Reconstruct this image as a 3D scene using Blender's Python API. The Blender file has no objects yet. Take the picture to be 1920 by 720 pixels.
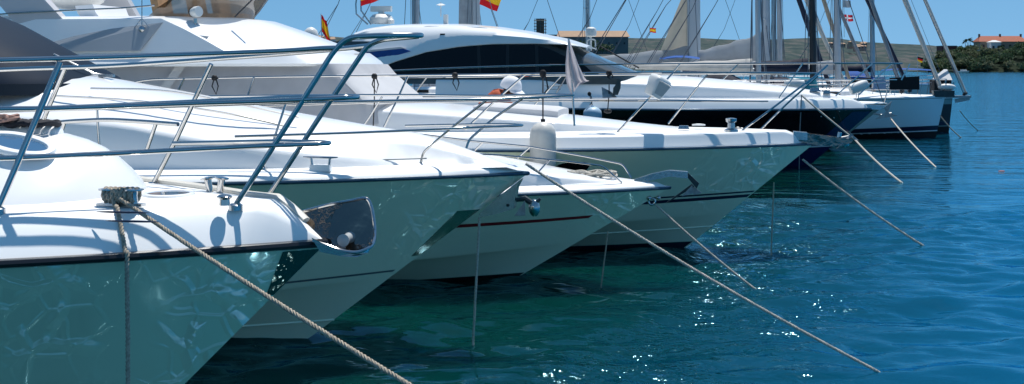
import bpy, bmesh, math, random
import numpy as np
from mathutils import Vector, Matrix
random.seed(7)
SC = bpy.context.scene
COL = SC.collection
R = math.radians
# ---------------------------------------------------------------- camera model (1920 x 720 frame)
F, H, HZ = 2400.0, 2.7, 128.0
def W(px, py, Y):
    """point on the line of sight of a pixel, at distance Y in front of the camera"""
    return Vector(((px-960)/F*Y, Y, H-(py-HZ)/F*Y))
def WZ(px, py, z=0.0):
    t = (H-z)*F/(py-HZ)
    return Vector(((px-960)/F*t, t, z))
# ---------------------------------------------------------------- materials
MATS = {}
def mat(name, col, rough=.4, metal=0., coat=0., nz=None, bump=None, spec=.5, alpha=1., trans=0., col2=None, emis=None, ior=1.45, transl=0.):
    if name in MATS: return MATS[name]
    m = bpy.data.materials.new(name); m.use_nodes = True
    nt = m.node_tree; b = nt.nodes['Principled BSDF']
    def I(k, v):
        if k in b.inputs: b.inputs[k].default_value = v
    I('Base Color', (*col, 1)); I('Roughness', rough); I('Metallic', metal); I('Coat Weight', coat); I('Coat Roughness', .05)
    I('Specular IOR Level', spec); I('Alpha', alpha); I('Transmission Weight', trans); I('IOR', ior)
    tc = nt.nodes.new('ShaderNodeTexCoord')
    if nz:
        sc, amt = nz
        n = nt.nodes.new('ShaderNodeTexNoise'); n.inputs['Scale'].default_value = sc; n.inputs['Detail'].default_value = 5
        nt.links.new(tc.outputs['Object'], n.inputs['Vector'])
        r = nt.nodes.new('ShaderNodeValToRGB')
        c2 = col2 if col2 else tuple(c*(1-amt) for c in col)
        r.color_ramp.elements[0].position = .35; r.color_ramp.elements[1].position = .65
        r.color_ramp.elements[0].color = (*c2, 1); r.color_ramp.elements[1].color = (*col, 1)
        nt.links.new(n.outputs['Fac'], r.inputs['Fac']); nt.links.new(r.outputs['Color'], b.inputs['Base Color'])
        rr = nt.nodes.new('ShaderNodeMapRange'); rr.inputs['To Min'].default_value = max(0.02, rough*.8); rr.inputs['To Max'].default_value = min(1, rough*1.3)
        nt.links.new(n.outputs['Fac'], rr.inputs['Value']); nt.links.new(rr.outputs[0], b.inputs['Roughness'])
    if bump:
        sc, st = bump
        n = nt.nodes.new('ShaderNodeTexNoise'); n.inputs['Scale'].default_value = sc; n.inputs['Detail'].default_value = 3
        nt.links.new(tc.outputs['Object'], n.inputs['Vector'])
        bp = nt.nodes.new('ShaderNodeBump'); bp.inputs['Strength'].default_value = st; bp.inputs['Distance'].default_value = .02
        nt.links.new(n.outputs['Fac'], bp.inputs['Height']); nt.links.new(bp.outputs[0], b.inputs['Normal'])
    if transl:
        out = nt.nodes['Material Output']; tr = nt.nodes.new('ShaderNodeBsdfTranslucent'); mxs = nt.nodes.new('ShaderNodeMixShader'); mxs.inputs[0].default_value = transl
        L = b.inputs['Base Color'].links
        if L: nt.links.new(L[0].from_socket, tr.inputs[0])
        else: tr.inputs[0].default_value = (*col, 1)
        nt.links.new(b.outputs[0], mxs.inputs[1]); nt.links.new(tr.outputs[0], mxs.inputs[2]); nt.links.new(mxs.outputs[0], out.inputs[0])
    MATS[name] = m
    return m
GEL = mat('gelcoat_white', (.91,.91,.90), .22, coat=.4, nz=(1.3,.03))
DECKW = mat('deck_white', (.92,.92,.90), .4, nz=(2.5,.03))
CREAM = mat('deck_cream', (.66,.63,.56), .5, nz=(2,.06))
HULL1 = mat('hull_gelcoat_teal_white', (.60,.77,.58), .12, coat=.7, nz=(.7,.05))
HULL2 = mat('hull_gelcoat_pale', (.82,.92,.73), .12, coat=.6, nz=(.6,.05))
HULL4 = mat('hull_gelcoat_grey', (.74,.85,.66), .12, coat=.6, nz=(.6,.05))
HBLACK = mat('hull_black', (.004,.005,.008), .06, coat=.6)
HNAVY = mat('hull_navy', (.005,.013,.07), .1, coat=.6)
HBLUE = mat('hull_pale_blue', (.66,.76,.80), .16, coat=.6, nz=(.5,.05))
HGREY = mat('hull_grey_green', (.20,.28,.27), .2, coat=.3, nz=(.5,.05))
ANTI = mat('antifoul_navy', (.006,.012,.035), .6, nz=(3,.3))
ANTIK = mat('antifoul_black', (.008,.008,.010), .6, nz=(3,.3))
CHROME = mat('polished_steel', (.54,.525,.505), .09, metal=1)
STEEL = mat('brushed_steel', (.55,.56,.57), .22, metal=1, nz=(30,.2))
DSTEEL = mat('mirror_steel_dark', (.24,.205,.18), .09, metal=1, bump=(7,.8))
RUB = mat('rubber_black', (.012,.013,.016), .3, coat=.3)
RUBBLUE = mat('rubrail_blue_grey', (.05,.10,.15), .15, metal=.4)
NAVY = mat('stripe_navy', (.010,.016,.045), .3, coat=.4)
REDS = mat('stripe_red', (.22,.018,.022), .3, coat=.4)
GREYS = mat('stripe_grey', (.10,.14,.16), .3, coat=.4)
SLATE = mat('slate_windscreen', (.011,.024,.045), .6, spec=.12, nz=(1.5,.15))
GLASS = mat('tinted_glass', (.005,.006,.008), .04, spec=.35)
GLASSG = mat('grey_tinted_glass', (.07,.085,.09), .12, coat=.6, nz=(2,.2))
HATCHG = mat('hatch_blue_glass', (.05,.13,.24), .04, coat=1.)
CANVG = mat('canvas_grey', (.62,.62,.64), .8, nz=(3,.10), bump=(4,.3), transl=.3)
CANVW = mat('lit_canvas_white', (.76,.76,.77), .75, nz=(3,.05), bump=(3,.35), transl=.3)
CANVL = mat('canvas_pillar', (.62,.60,.58), .8)
FLYG = mat('fly_panel_grey', (.36,.39,.42), .5, nz=(1.2,.08))
ARCHG = mat('arch_grey', (.55,.54,.55), .35, nz=(1.2,.08))
SEAT = mat('vinyl_cream', (.62,.56,.50), .5, nz=(4,.1))
TAN = mat('vinyl_tan', (.50,.30,.15), .5, nz=(5,.35))
SMOKE = None
NAVYC = mat('canvas_navy', (.008,.013,.035), .8, nz=(6,.3), bump=(8,.3))
BLACKC = mat('canvas_black', (.010,.010,.012), .8, nz=(6,.3), bump=(8,.3))
BLUEC = mat('canvas_blue', (.03,.12,.42), .8, nz=(6,.2), bump=(6,.3), transl=.3)
TEALC = mat('canvas_teal', (.02,.24,.32), .8, nz=(6,.2), bump=(6,.3), transl=.3)
SAILG = mat('sail_grey', (.58,.60,.62), .85, nz=(2,.15), bump=(2.5,.5), transl=.5)
SAILT = mat('sail_tan', (.50,.44,.36), .85, nz=(2,.12), bump=(2,.4), transl=.45)
SAILW = mat('sail_white', (.68,.66,.62), .85, nz=(3,.15), bump=(3,.5), transl=.3)
SAILD = mat('sail_dark_blue', (.012,.020,.045), .85, nz=(3,.2), bump=(3,.5))
SAILB = mat('sail_grey_blue', (.30,.34,.38), .85, nz=(3,.2), bump=(3,.5), transl=.3)
ALU = mat('mast_aluminium', (.50,.52,.54), .4, metal=.3, nz=(2,.1))
MASTW = mat('mast_white', (.55,.56,.57), .35, coat=.2)
MASTK = mat('mast_black', (.02,.022,.027), .35)
WIRE = mat('wire_steel', (.11,.12,.14), .35, metal=.5)
ROPE = mat('rope_fibre', (.47,.40,.31), .9, nz=(60,.35))
ROPEW = mat('rope_pale', (.58,.54,.47), .9, nz=(50,.3))
ROPED = mat('rope_weed_dark', (.17,.15,.10), .9, nz=(30,.5))
CORDK = mat('cord_black', (.012,.012,.014), .7)
FEND = mat('fender_vinyl', (.66,.64,.59), .4, nz=(8,.12))
FENDB = mat('fender_blue_white', (.42,.58,.72), .4, nz=(8,.15))
GALV = mat('galvanised_steel', (.42,.43,.43), .45, metal=.7, nz=(20,.3))
GALVD = mat('anchor_dark_paint', (.035,.055,.06), .4, nz=(9,.3))
PLAST = mat('plastic_white', (.75,.75,.72), .35, nz=(5,.06))
PLASTG = mat('plastic_grey', (.42,.45,.46), .4, nz=(5,.1))
BLACKP = mat('plastic_black', (.012,.012,.013), .4)
SKIN = mat('skin', (.44,.22,.14), .5, nz=(20,.15))
HAIR = mat('hair_dark', (.02,.014,.010), .6)
SHIRT = mat('shirt_orange', (.50,.10,.04), .85, nz=(12,.2))
CAPM = mat('cap_cotton', (.80,.80,.82), .9, nz=(20,.05))
TEAK = mat('teak', (.24,.14,.07), .7, nz=(9,.3))
# ---------------------------------------------------------------- mesh helper
def fillet(pts, r, n=6):
    pts = [Vector(p) for p in pts]
    if len(pts) < 3: return pts
    out = [pts[0]]
    for i in range(1, len(pts)-1):
        p = pts[i]; a = pts[i-1]-p; b = pts[i+1]-p
        d = min(r, a.length*.48, b.length*.48)
        A = p+a.normalized()*d; B = p+b.normalized()*d
        for k in range(n+1):
            t = k/n
            out.append(A*(1-t)**2 + p*2*t*(1-t) + B*t*t)
    out.append(pts[-1]); return out
def spline(pts, n=8):
    P = [Vector(p) for p in pts]; P = [P[0]*2-P[1]]+P+[P[-1]*2-P[-2]]
    out = []
    for i in range(1, len(P)-2):
        for k in range(n):
            t = k/n
            out.append(.5*((2*P[i])+(P[i+1]-P[i-1])*t+(2*P[i-1]-5*P[i]+4*P[i+1]-P[i+2])*t*t+(3*P[i]-P[i-1]-3*P[i+1]+P[i+2])*t**3))
    out.append(P[-2]); return out
def frames(pts):
    T = []
    for i in range(len(pts)):
        a = pts[max(i-1,0)]; b = pts[min(i+1,len(pts)-1)]
        t = (b-a); T.append(t.normalized() if t.length > 1e-9 else Vector((0,0,1)))
    up = Vector((0,0,1)) if abs(T[0].z) < .9 else Vector((0,1,0))
    N = (up - T[0]*up.dot(T[0])).normalized(); fr = []
    for t in T:
        N = (N - t*N.dot(t))
        N = N.normalized() if N.length > 1e-6 else t.orthogonal().normalized()
        fr.append((t, N, t.cross(N)))
    return fr
class MB:
    def __init__(s): s.v = []; s.f = []
    def add(s, vs, fs):
        o = len(s.v); s.v += [tuple(v) for v in vs]; s.f += [tuple(o+i for i in f) for f in fs]; return s
    def loft(s, secs, closed=False, cap0=False, cap1=False):
        n = len(secs[0]); o = len(s.v)
        for q in secs: s.v += [tuple(p) for p in q]
        m = n if closed else n-1
        for i in range(len(secs)-1):
            for j in range(m):
                k = (j+1) % n
                s.f.append((o+i*n+j, o+i*n+k, o+(i+1)*n+k, o+(i+1)*n+j))
        if cap0: s.f.append(tuple(o+j for j in range(n))[::-1])
        if cap1: s.f.append(tuple(o+(len(secs)-1)*n+j for j in range(n)))
        return s
    def tube(s, pts, r, n=8, cap=True, flat=1.):
        pts = [Vector(p) for p in pts]; fr = frames(pts); secs = []
        for i, p in enumerate(pts):
            q = r[i] if isinstance(r, (list, tuple)) else r
            secs.append([p+fr[i][1]*q*math.cos(2*math.pi*k/n)+fr[i][2]*q*flat*math.sin(2*math.pi*k/n) for k in range(n)])
        return s.loft(secs, True, cap, cap)
    def strand(s, pts, r, pitch, step, n=5, k3=3):
        """three-strand laid rope along a polyline"""
        P = [Vector(p) for p in pts]; L = [0]
        for a, b in zip(P, P[1:]): L.append(L[-1]+(b-a).length)
        m = max(4, int(L[-1]/step)); Q = []; j = 0
        for i in range(m+1):
            d = L[-1]*i/m
            while j < len(L)-2 and L[j+1] < d: j += 1
            t = (d-L[j])/max(1e-9, L[j+1]-L[j]); Q.append(P[j].lerp(P[j+1], t))
        fr = frames(Q)
        for k in range(k3):
            pp = []
            for i, q in enumerate(Q):
                a = 2*math.pi*(i*L[-1]/m/pitch + k/k3)
                pp.append(q+fr[i][1]*math.cos(a)*r*.5+fr[i][2]*math.sin(a)*r*.5)
            s.tube(pp, r*.56, n)
        return s
    def box(s, c, sz, rot=None, taper=1.):
        x, y, z = sz[0]/2, sz[1]/2, sz[2]/2
        vs = [Vector((a*x*(taper if d > 0 else 1), b*y*(taper if d > 0 else 1), d*z)) for d in (-1,1) for a, b in ((-1,-1),(1,-1),(1,1),(-1,1))]
        if rot is not None: vs = [rot @ v for v in vs]
        c = Vector(c)
        return s.add([v+c for v in vs], [(3,2,1,0),(4,5,6,7),(0,1,5,4),(1,2,6,5),(2,3,7,6),(3,0,4,7)])
    def prism(s, poly, d):
        """polygon (list of Vectors) extruded by vector d"""
        n = len(poly); d = Vector(d); a = [Vector(p) for p in poly]
        return s.add(a+[p+d for p in a], [tuple(range(n))[::-1], tuple(range(n, 2*n))]+[(i,(i+1)%n,n+(i+1)%n,n+i) for i in range(n)])
    def lathe(s, prof, c=(0,0,0), axis=(0,0,1), n=16):
        ax = Vector(axis).normalized(); u = ax.orthogonal().normalized(); w = ax.cross(u); c = Vector(c)
        secs = [[c+ax*z+(u*math.cos(2*math.pi*k/n)+w*math.sin(2*math.pi*k/n))*r for k in range(n)] for r, z in prof]
        return s.loft(secs, True, True, True)
    def ball(s, c, rad, n=12, rot=None):
        rx, ry, rz = rad if isinstance(rad, (tuple, list)) else (rad,)*3; c = Vector(c); secs = []
        for i in range(1, n):
            a = math.pi*i/n; q = []
            for k in range(n*2):
                b = math.pi*k/n; p = Vector((rx*math.sin(a)*math.cos(b), ry*math.sin(a)*math.sin(b), rz*math.cos(a)))
                q.append(c+(rot @ p if rot is not None else p))
            secs.append(q)
        return s.loft(secs, True, True, True)
    def nose(s, slices, xa, n=18, cap=True):
        """stack of plan outlines with a rounded nose: slices (z, x_nose, half width, nose length, power)"""
        secs = []
        for z, xn, w, nl, q in slices:
            if q == 0:      # faceted bow: flat nose, two angled panels, straight sides
                half = [(xa,-w),(xn-nl,-w),(xn-nl*.5,-w*.66),(xn-nl*.06,-w*.33),(xn,-w*.14)]
                secs.append([Vector((a,b,z)) for a,b in half]+[Vector((a,-b,z)) for a,b in half[::-1]]); continue
            ring = [Vector((xa, -w, z))]
            for i in range(n+1):
                a = math.pi*i/n; c = math.cos(a)
                ring.append(Vector((xn-nl+nl*abs(math.sin(a))**(2/q), -w*math.copysign(abs(c)**(2/q), c), z)))
            ring.append(Vector((xa, w, z))); secs.append(ring)
        return s.loft(secs, True, False, cap)
    def torus(s, c, R1, R2, r, rot=None, n=28, k=8, flat=1.):
        c = Vector(c); secs = []
        for i in range(n):
            a = 2*math.pi*i/n; q = []
            for j in range(k):
                b = 2*math.pi*j/k
                p = Vector(((R1+r*math.cos(b))*math.cos(a), (R2+r*math.cos(b))*math.sin(a), r*flat*math.sin(b)))
                q.append(c+(rot @ p if rot is not None else p))
            secs.append(q)
        secs.append(secs[0]); return s.loft(secs, True)
    def disc(s, c, R1, R2, rot=None, n=28):
        c = Vector(c); vs = []
        for i in range(n):
            p = Vector((R1*math.cos(2*math.pi*i/n), R2*math.sin(2*math.pi*i/n), 0)); vs.append(c+(rot @ p if rot is not None else p))
        return s.add(vs, [tuple(range(n))])
    def build(s, name, m, parent=None, smooth=True, ang=38, merge=True):
        me = bpy.data.meshes.new(name); me.from_pydata(s.v, [], s.f)
        bm = bmesh.new(); bm.from_mesh(me)
        if merge: bmesh.ops.remove_doubles(bm, verts=bm.verts, dist=1e-5)
        bmesh.ops.recalc_face_normals(bm, faces=bm.faces); bm.to_mesh(me); bm.free()
        if smooth:
            me.polygons.foreach_set('use_smooth', [True]*len(me.polygons)); me.set_sharp_from_angle(angle=R(ang))
        me.materials.append(m); o = bpy.data.objects.new(name, me); COL.objects.link(o)
        if parent: o.parent = parent
        return o
def thing(name, label, cat, loc=(0,0,0), rz=0., group=None):
    o = bpy.data.objects.new(name, None); COL.objects.link(o); o.empty_display_size = .2
    o.location = loc; o.rotation_euler = (0,0,rz); o['label'] = label; o['category'] = cat
    if group: o['group'] = group
    return o
def tag(o, label, cat, group=None):
    o['label'] = label; o['category'] = cat
    if group: o['group'] = group
    return o
# ---------------------------------------------------------------- boats
class Boat:
    def __init__(s, name, label, cat, tip, Y, head=-10., group=None):
        p = W(tip[0], tip[1], Y); s.O = Vector((p.x, p.y, 0)); s.tipz = p.z; s.th = R(head)
        s.root = thing(name, label, cat, s.O, s.th, group)
        s.fw = Vector((math.cos(s.th), math.sin(s.th), 0)); s.nr = Vector((math.sin(s.th), -math.cos(s.th), 0))
    def loc(s, P):
        d = P-s.O; return Vector((d.dot(s.fw), -d.dot(s.nr), P.z))
    def at(s, px, py, side):
        d = Vector(((px-960)/F, 1, -(py-HZ)/F)); C = Vector((0,0,H))
        t = (side+(s.O-C).dot(s.nr))/d.dot(s.nr); return s.loc(C+d*t)
    def atz(s, px, py, z): return s.loc(WZ(px, py, z))
    def w(s, p): p = Vector(p); return s.O+s.fw*p.x-s.nr*p.y+Vector((0,0,p.z))
    def P(s, pts): return [s.at(*q) for q in pts]
class Hull:
    def __init__(s, L, lv):
        s.L = L; s.lv = sorted(lv, key=lambda d: d['w'])
    def par(s, w):
        a = s.lv
        for p, q in zip(a, a[1:]):
            if w <= q['w']:
                t = (w-p['w'])/(q['w']-p['w']); return {k: p[k]+(q[k]-p[k])*t for k in p}
        return a[-1]
    def pd(s, w, d, side=1, off=0.):
        p = s.par(w); d = max(0., d); q = min(d/p['Le'], 1.)
        b = p['B']*(1-(1-q)**p['p']); z = p['zs']+(p['zm']-p['zs'])*(1-(1-min(d/p['Lz'],1.))**1.5)
        return Vector((p['xs']-d, -side*(b+off), z))
    def pt(s, w, t, side=1, off=0.): return s.pd(w, t*(s.L+s.par(w)['xs']), side, off)
    def mesh(s, nt=46, nw=24):
        m = MB(); ws = sorted(set([d['w'] for d in s.lv]+[i/nw for i in range(nw+1)])); ts = [(i/nt)**1.7 for i in range(nt+1)]
        for sd in (1,-1): m.loft([[s.pt(w, t, sd) for w in ws] for t in ts])
        m.add([s.pt(w, 1, 1) for w in ws]+[s.pt(w, 1, -1) for w in ws[::-1]], [tuple(range(2*len(ws)))])
        return m
    def band(s, w0, w1, d0, d1, off=.004, n=40, sides=(1,-1), k=3):
        m = MB()
        for sd in sides: m.loft([[s.pd(w0+(w1-w0)*j/k, d0+(d1-d0)*(i/n), sd, off) for j in range(k+1)] for i in range(n+1)])
        return m
    def wedge(s, w0, w1, d0, d1, off=.004, n=12, sides=(1,-1)):
        m = MB()
        for sd in sides: m.loft([[s.pd(w0+(w1-w0)*i/n, (d0+(d1-d0)*i/n)*j/6, sd, off) for j in range(7)] for i in range(n+1)])
        return m
    def line(s, w, side=1, off=0., n=60, d1=None):
        T = s.L if d1 is None else d1; return [s.pd(w, T*(i/n)**1.7, side, off) for i in range(n+1)]
    def bz(s, x):
        """half beam and height of the sheer at local x"""
        p = s.pd(1., -x+s.lv[-1]['xs']); return -p.y, p.z
    def deck(s, g, gw, camber=.05, prof=None, pw=None, n=60, L=None):
        fs = [0,.12,.3,.5,.75,1.]; m = MB(); secs = []
        for i in range(n+1):
            d = (L or s.L)*(i/n)**1.7; p = s.pd(1., d); b = -p.y; w = min(gw, b*.55); gg = g*min(1, b/(gw*1.2)) if g else 0
            half = []
            if prof:
                k = min(1, b*.55/prof[-1][0]); gg = prof[-1][1]*k; w = prof[-1][0]*k
                for a_, z_ in prof: half.append((b-a_*k, p.z+z_*k))
            else:
                for f in fs: half.append((b-w*f, p.z+gg*((1-(1-f)**pw) if pw else math.sqrt(max(0, 1-(1-f)**2)))))
            for f in (.8,.55,.3,.1):
                y = (b-w)*f; half.append((y, p.z+gg+camber*(1-f*f)*min(1, b)))
            row = [Vector((p.x, -y, z)) for y, z in half]+[Vector((p.x, y, z)) for y, z in half[::-1]]
            secs.append(row)
        return m.loft(secs)
def std_hull(L, tz, az, rake, B, Le, chz, chaz, Bc, p=2.0, flare=.06, sp=1.0, keel=-.5):
    xs = lambda z: -rake*((tz-z)/tz)**sp if z < tz else 0.
    lv = []
    for w in (1., .8, .6, .4, .24):
        q = (w-.24)/.76; z = chz+(tz-chz)*q; zm = chaz+(az-chaz)*q
        lv.append(dict(w=w, xs=xs(z), zs=z, B=Bc+(B-Bc)*q-flare*math.sin(math.pi*q), Le=Le*(1.12-.12*q), p=p-.35*(1-q), zm=zm, Lz=L*.7))
    lv.append(dict(w=.21, xs=xs(chz-.03), zs=chz-.03, B=Bc-.05, Le=Le*1.13, p=p-.36, zm=chaz-.03, Lz=L*.7))
    lv.append(dict(w=.1, xs=xs(chz*.3-.15), zs=chz*.3-.15, B=Bc*.55, Le=Le*1.2, p=p-.4, zm=(chaz+keel)*.55, Lz=L*.7))
    lv.append(dict(w=0., xs=xs(keel)-.1, zs=keel, B=0.001, Le=Le, p=1.5, zm=keel-.1, Lz=L))
    return Hull(L, lv)
def rubrail(h, r, m, root, flat=1.5, d1=None, name='rub_rail', w=1., off=.0):
    mb = MB()
    for sd in (1,-1): mb.tube(h.line(w, sd, off, d1=d1), r, 8, flat=flat)
    return mb.build(name, m, root)
def rail(b, pts, r=.0135, fil=.12, n=8, sp=False):
    P = [b.at(*q) if not isinstance(q, Vector) else q for q in pts]
    return spline(P, 8) if sp else fillet(P, fil)
def caustic_coat(m, x_far, scale, dist=.1):  # coat pattern stands in for caustic light on the hull
    """clear coat with raised curling lines towards the bow, shaped to imitate caustic light off the water"""
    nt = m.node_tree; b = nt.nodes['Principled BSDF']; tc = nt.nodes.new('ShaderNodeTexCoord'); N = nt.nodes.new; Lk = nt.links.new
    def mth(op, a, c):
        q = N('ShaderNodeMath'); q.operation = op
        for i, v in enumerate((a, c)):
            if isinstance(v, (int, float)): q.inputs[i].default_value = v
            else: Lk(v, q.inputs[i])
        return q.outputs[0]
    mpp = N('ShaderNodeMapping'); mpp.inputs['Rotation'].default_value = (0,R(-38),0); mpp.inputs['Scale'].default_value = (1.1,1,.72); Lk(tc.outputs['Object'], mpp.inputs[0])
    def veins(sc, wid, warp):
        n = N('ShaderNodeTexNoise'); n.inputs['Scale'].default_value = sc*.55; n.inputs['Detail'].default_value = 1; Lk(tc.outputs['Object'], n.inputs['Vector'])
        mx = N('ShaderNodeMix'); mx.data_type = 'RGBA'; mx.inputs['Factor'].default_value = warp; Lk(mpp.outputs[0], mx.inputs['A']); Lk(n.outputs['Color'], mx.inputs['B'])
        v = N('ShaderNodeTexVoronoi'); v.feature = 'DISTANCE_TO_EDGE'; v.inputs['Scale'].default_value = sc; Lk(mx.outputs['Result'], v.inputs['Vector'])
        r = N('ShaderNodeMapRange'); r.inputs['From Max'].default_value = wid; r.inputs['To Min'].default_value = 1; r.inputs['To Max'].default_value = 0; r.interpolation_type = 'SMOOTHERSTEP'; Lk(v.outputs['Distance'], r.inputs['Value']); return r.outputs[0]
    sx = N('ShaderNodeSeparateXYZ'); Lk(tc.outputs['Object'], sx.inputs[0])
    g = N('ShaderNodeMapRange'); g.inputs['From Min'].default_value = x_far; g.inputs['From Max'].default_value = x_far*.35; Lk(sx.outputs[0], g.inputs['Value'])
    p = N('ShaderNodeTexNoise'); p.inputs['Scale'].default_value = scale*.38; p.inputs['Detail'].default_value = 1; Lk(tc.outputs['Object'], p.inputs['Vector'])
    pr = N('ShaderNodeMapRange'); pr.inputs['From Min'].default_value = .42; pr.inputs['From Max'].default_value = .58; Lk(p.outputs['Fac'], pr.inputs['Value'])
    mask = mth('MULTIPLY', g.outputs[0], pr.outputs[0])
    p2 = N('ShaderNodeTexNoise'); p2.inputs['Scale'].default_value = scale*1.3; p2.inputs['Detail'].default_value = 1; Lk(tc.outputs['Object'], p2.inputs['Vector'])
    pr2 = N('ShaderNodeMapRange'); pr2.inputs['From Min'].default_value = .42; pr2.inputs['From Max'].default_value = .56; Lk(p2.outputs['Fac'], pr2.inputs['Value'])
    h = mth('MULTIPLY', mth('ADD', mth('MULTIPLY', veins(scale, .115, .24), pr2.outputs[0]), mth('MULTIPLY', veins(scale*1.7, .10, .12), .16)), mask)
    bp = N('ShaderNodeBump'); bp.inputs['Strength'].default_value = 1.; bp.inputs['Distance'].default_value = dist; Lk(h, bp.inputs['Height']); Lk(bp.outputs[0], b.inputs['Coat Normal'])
    Lk(mth('ADD', mth('MULTIPLY', mask, .75), .25), b.inputs['Coat Weight'])  # stronger coat inside the imitated caustic patches
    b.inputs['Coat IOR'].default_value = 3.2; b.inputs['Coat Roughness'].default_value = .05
MOTOR = 'motor yachts moored side by side'
def rails(b, specs, name='guard_rail', m=None):
    """specs: first entry is the top rail (part); others hang under it as sub-parts"""
    root = None
    for nm, P, r in specs:
        o = MB().tube(P, r, 10).build(nm, m or CHROME, root if root else b.root)
        if root is None: root = o
    return root
def foot(p, r=.03):
    return [(r, 0), (r, .006), (r*.6, .012)]
# ================================================================ boat one: nearest, bow in the lower left
b1 = Boat('motor_yacht', 'nearest white yacht with rounded cabin trunk, triple steel bow rails and a roped cleat', 'motor yacht', (612,455), 6.15, -10, MOTOR)
h1 = std_hull(11.5, b1.tipz, 1.90, 1.90, 1.78, 3.7, .35, .12, 1.45, 2.0, .10)
h1.mesh(60, 30).build('hull', HULL1, b1.root)
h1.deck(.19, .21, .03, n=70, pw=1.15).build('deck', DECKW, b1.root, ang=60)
rubrail(h1, .021, RUB, b1.root, 1.35, off=.004)
MB().tube(h1.line(1., 1, .016, d1=9), .006, 6).tube(h1.line(1., -1, .016, d1=9), .006, 6).build('rub_rail_trim', CHROME, b1.root)
# toe rail along the far deck edge
mb = MB()
for sd in (1,-1):
    pts = []
    for i in range(40):
        d = .12+6*(i/39)**1.4; p = h1.pd(1., d); bb = -p.y; w = min(.21, bb*.55)
        g = .19*min(1, bb/.25); pts.append(Vector((p.x, -sd*(bb-w*1.02), p.z+g+.012)))
    mb.tube(pts, .017, 6, flat=1.6) if sd == -1 else None
mb.build('toe_rail', CREAM, b1.root)
# cabin trunk
prof_ = [(-.02,.66,-.99),(.03,.625,-1.0),(.08,.575,-1.02),(.14,.505,-1.06),(.20,.435,-1.115),(.25,.37,-1.18),(.29,.31,-1.26),(.32,.245,-1.36),(.337,.17,-1.48),(.345,.08,-1.65)]
mb = MB().nose([(2.05+dz_, xn_, w_, .62, 2.15) for dz_, w_, xn_ in prof_], -8., n=40)
mb.build('cabin_trunk', GEL, b1.root, ang=50)
# rim on top of the trunk, with hatch
mb = MB().nose([(2.33,-1.36,.13,.3,2.2),(2.395,-1.38,.12,.3,2.2),(2.42,-1.42,.09,.28,2.2)], -8., n=30); mb.build('trunk_step', GEL, b1.root, ang=50)
tl = Matrix.Rotation(R(12), 3, 'Y') @ Matrix.Rotation(R(17), 3, 'X')
p = b1.atz(34, 271, 2.335)
ht = MB().torus(p, .17, .095, .024, tl, flat=.75).build('hatch', GEL, b1.root)
MB().disc(p+Vector((0,0,.003)), .16, .085, tl).build('hatch_glass', HATCHG, ht)
# flush oval hatch on the fore deck
p = b1.atz(316, 366, 2.075)
tl = Matrix.Rotation(R(2), 3, 'Y')
ht = MB().torus(p, .105, .15, .018, tl, flat=.9).build('hatch', GEL, b1.root)
MB().disc(p+Vector((0,0,.010)), .093, .135, tl).build('hatch_glass', HATCHG, ht)
# rails: near side, far side
rt = .0122
zr = [(-260,122,.98),(0,113,.70),(110,110,.56),(330,103,.29),(520,96,.19),(600,91,.17),(628,90,.16)]
pt1 = b1.P(zr)
top = MB().tube(spline(pt1, 6), rt, 10).build('bow_rail', CHROME, b1.root)
def sub(P, r=rt, nm='rail_tube', par=None, m=CHROME): return MB().tube(P, r, 10).build(nm, m, par or top)
hoop = fillet(b1.P([(442,384,.19),(536,238,.175),(626,95,.16),(652,70,.16),(720,66,.14),(790,66,.05),(790,67,-.05),(716,74,-.14),(690,84,-.15),(604,212,-.17),(502,369,-.19)]), .07, 8)
sub(hoop, .0132, 'pulpit')
sub(spline(b1.P([(-260,146,-.95),(0,131,-.80),(200,124,-.70),(420,109,-.50),(600,95,-.28),(690,86,-.15)]), 6))
sub(fillet(b1.P([(-260,212,.98),(0,204,.70),(78,204,.60),(330,195,.29),(520,189,.19),(585,186,.165),(660,182,.09),(674,182,0),(660,182,-.09),(560,182,-.18),(420,188,-.42),(200,198,-.7),(0,206,-.85),(-260,216,-1.05)]), .1, 8))
sub(fillet(b1.P([(-200,300,.9),(34,296,.68),(250,286,.38),(420,277,.24),(520,272,.18),(610,269,.07),(620,268,0),(608,267,-.07),(520,265,-.2),(325,269,-.60)]), .08, 8))
for P in ([(-4,392,.73),(58,246,.66),(112,117,.56)],): sub(b1.P(P), .0145, 'stanchion')
for P in ([(288,344,-.72),(330,262,-.70),(396,120,-.62)], [(40,300,-1.0),(75,240,-.95),(122,128,-.80)]): sub(b1.P(P), .013, 'stanchion')
sub(fillet(b1.P([(70,236,-.92),(120,228,-.9),(200,224,-.85),(270,228,-.78),(334,233,-.68)]), .1), .012, 'grab_rail')
for P in ([(108,268,-.92),(121,229,-.9)], [(274,284,-.80),(293,230,-.76)]): sub(b1.P(P), .011, 'grab_rail_leg')
for q in ((442,386,.19),(502,371,-.19),(288,345,-.72),(-4,393,.76)):
    p = b1.at(*q); MB().lathe([(.034,-.02),(.034,.004),(.022,.012)], p).build('rail_foot', STEEL, top)
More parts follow.
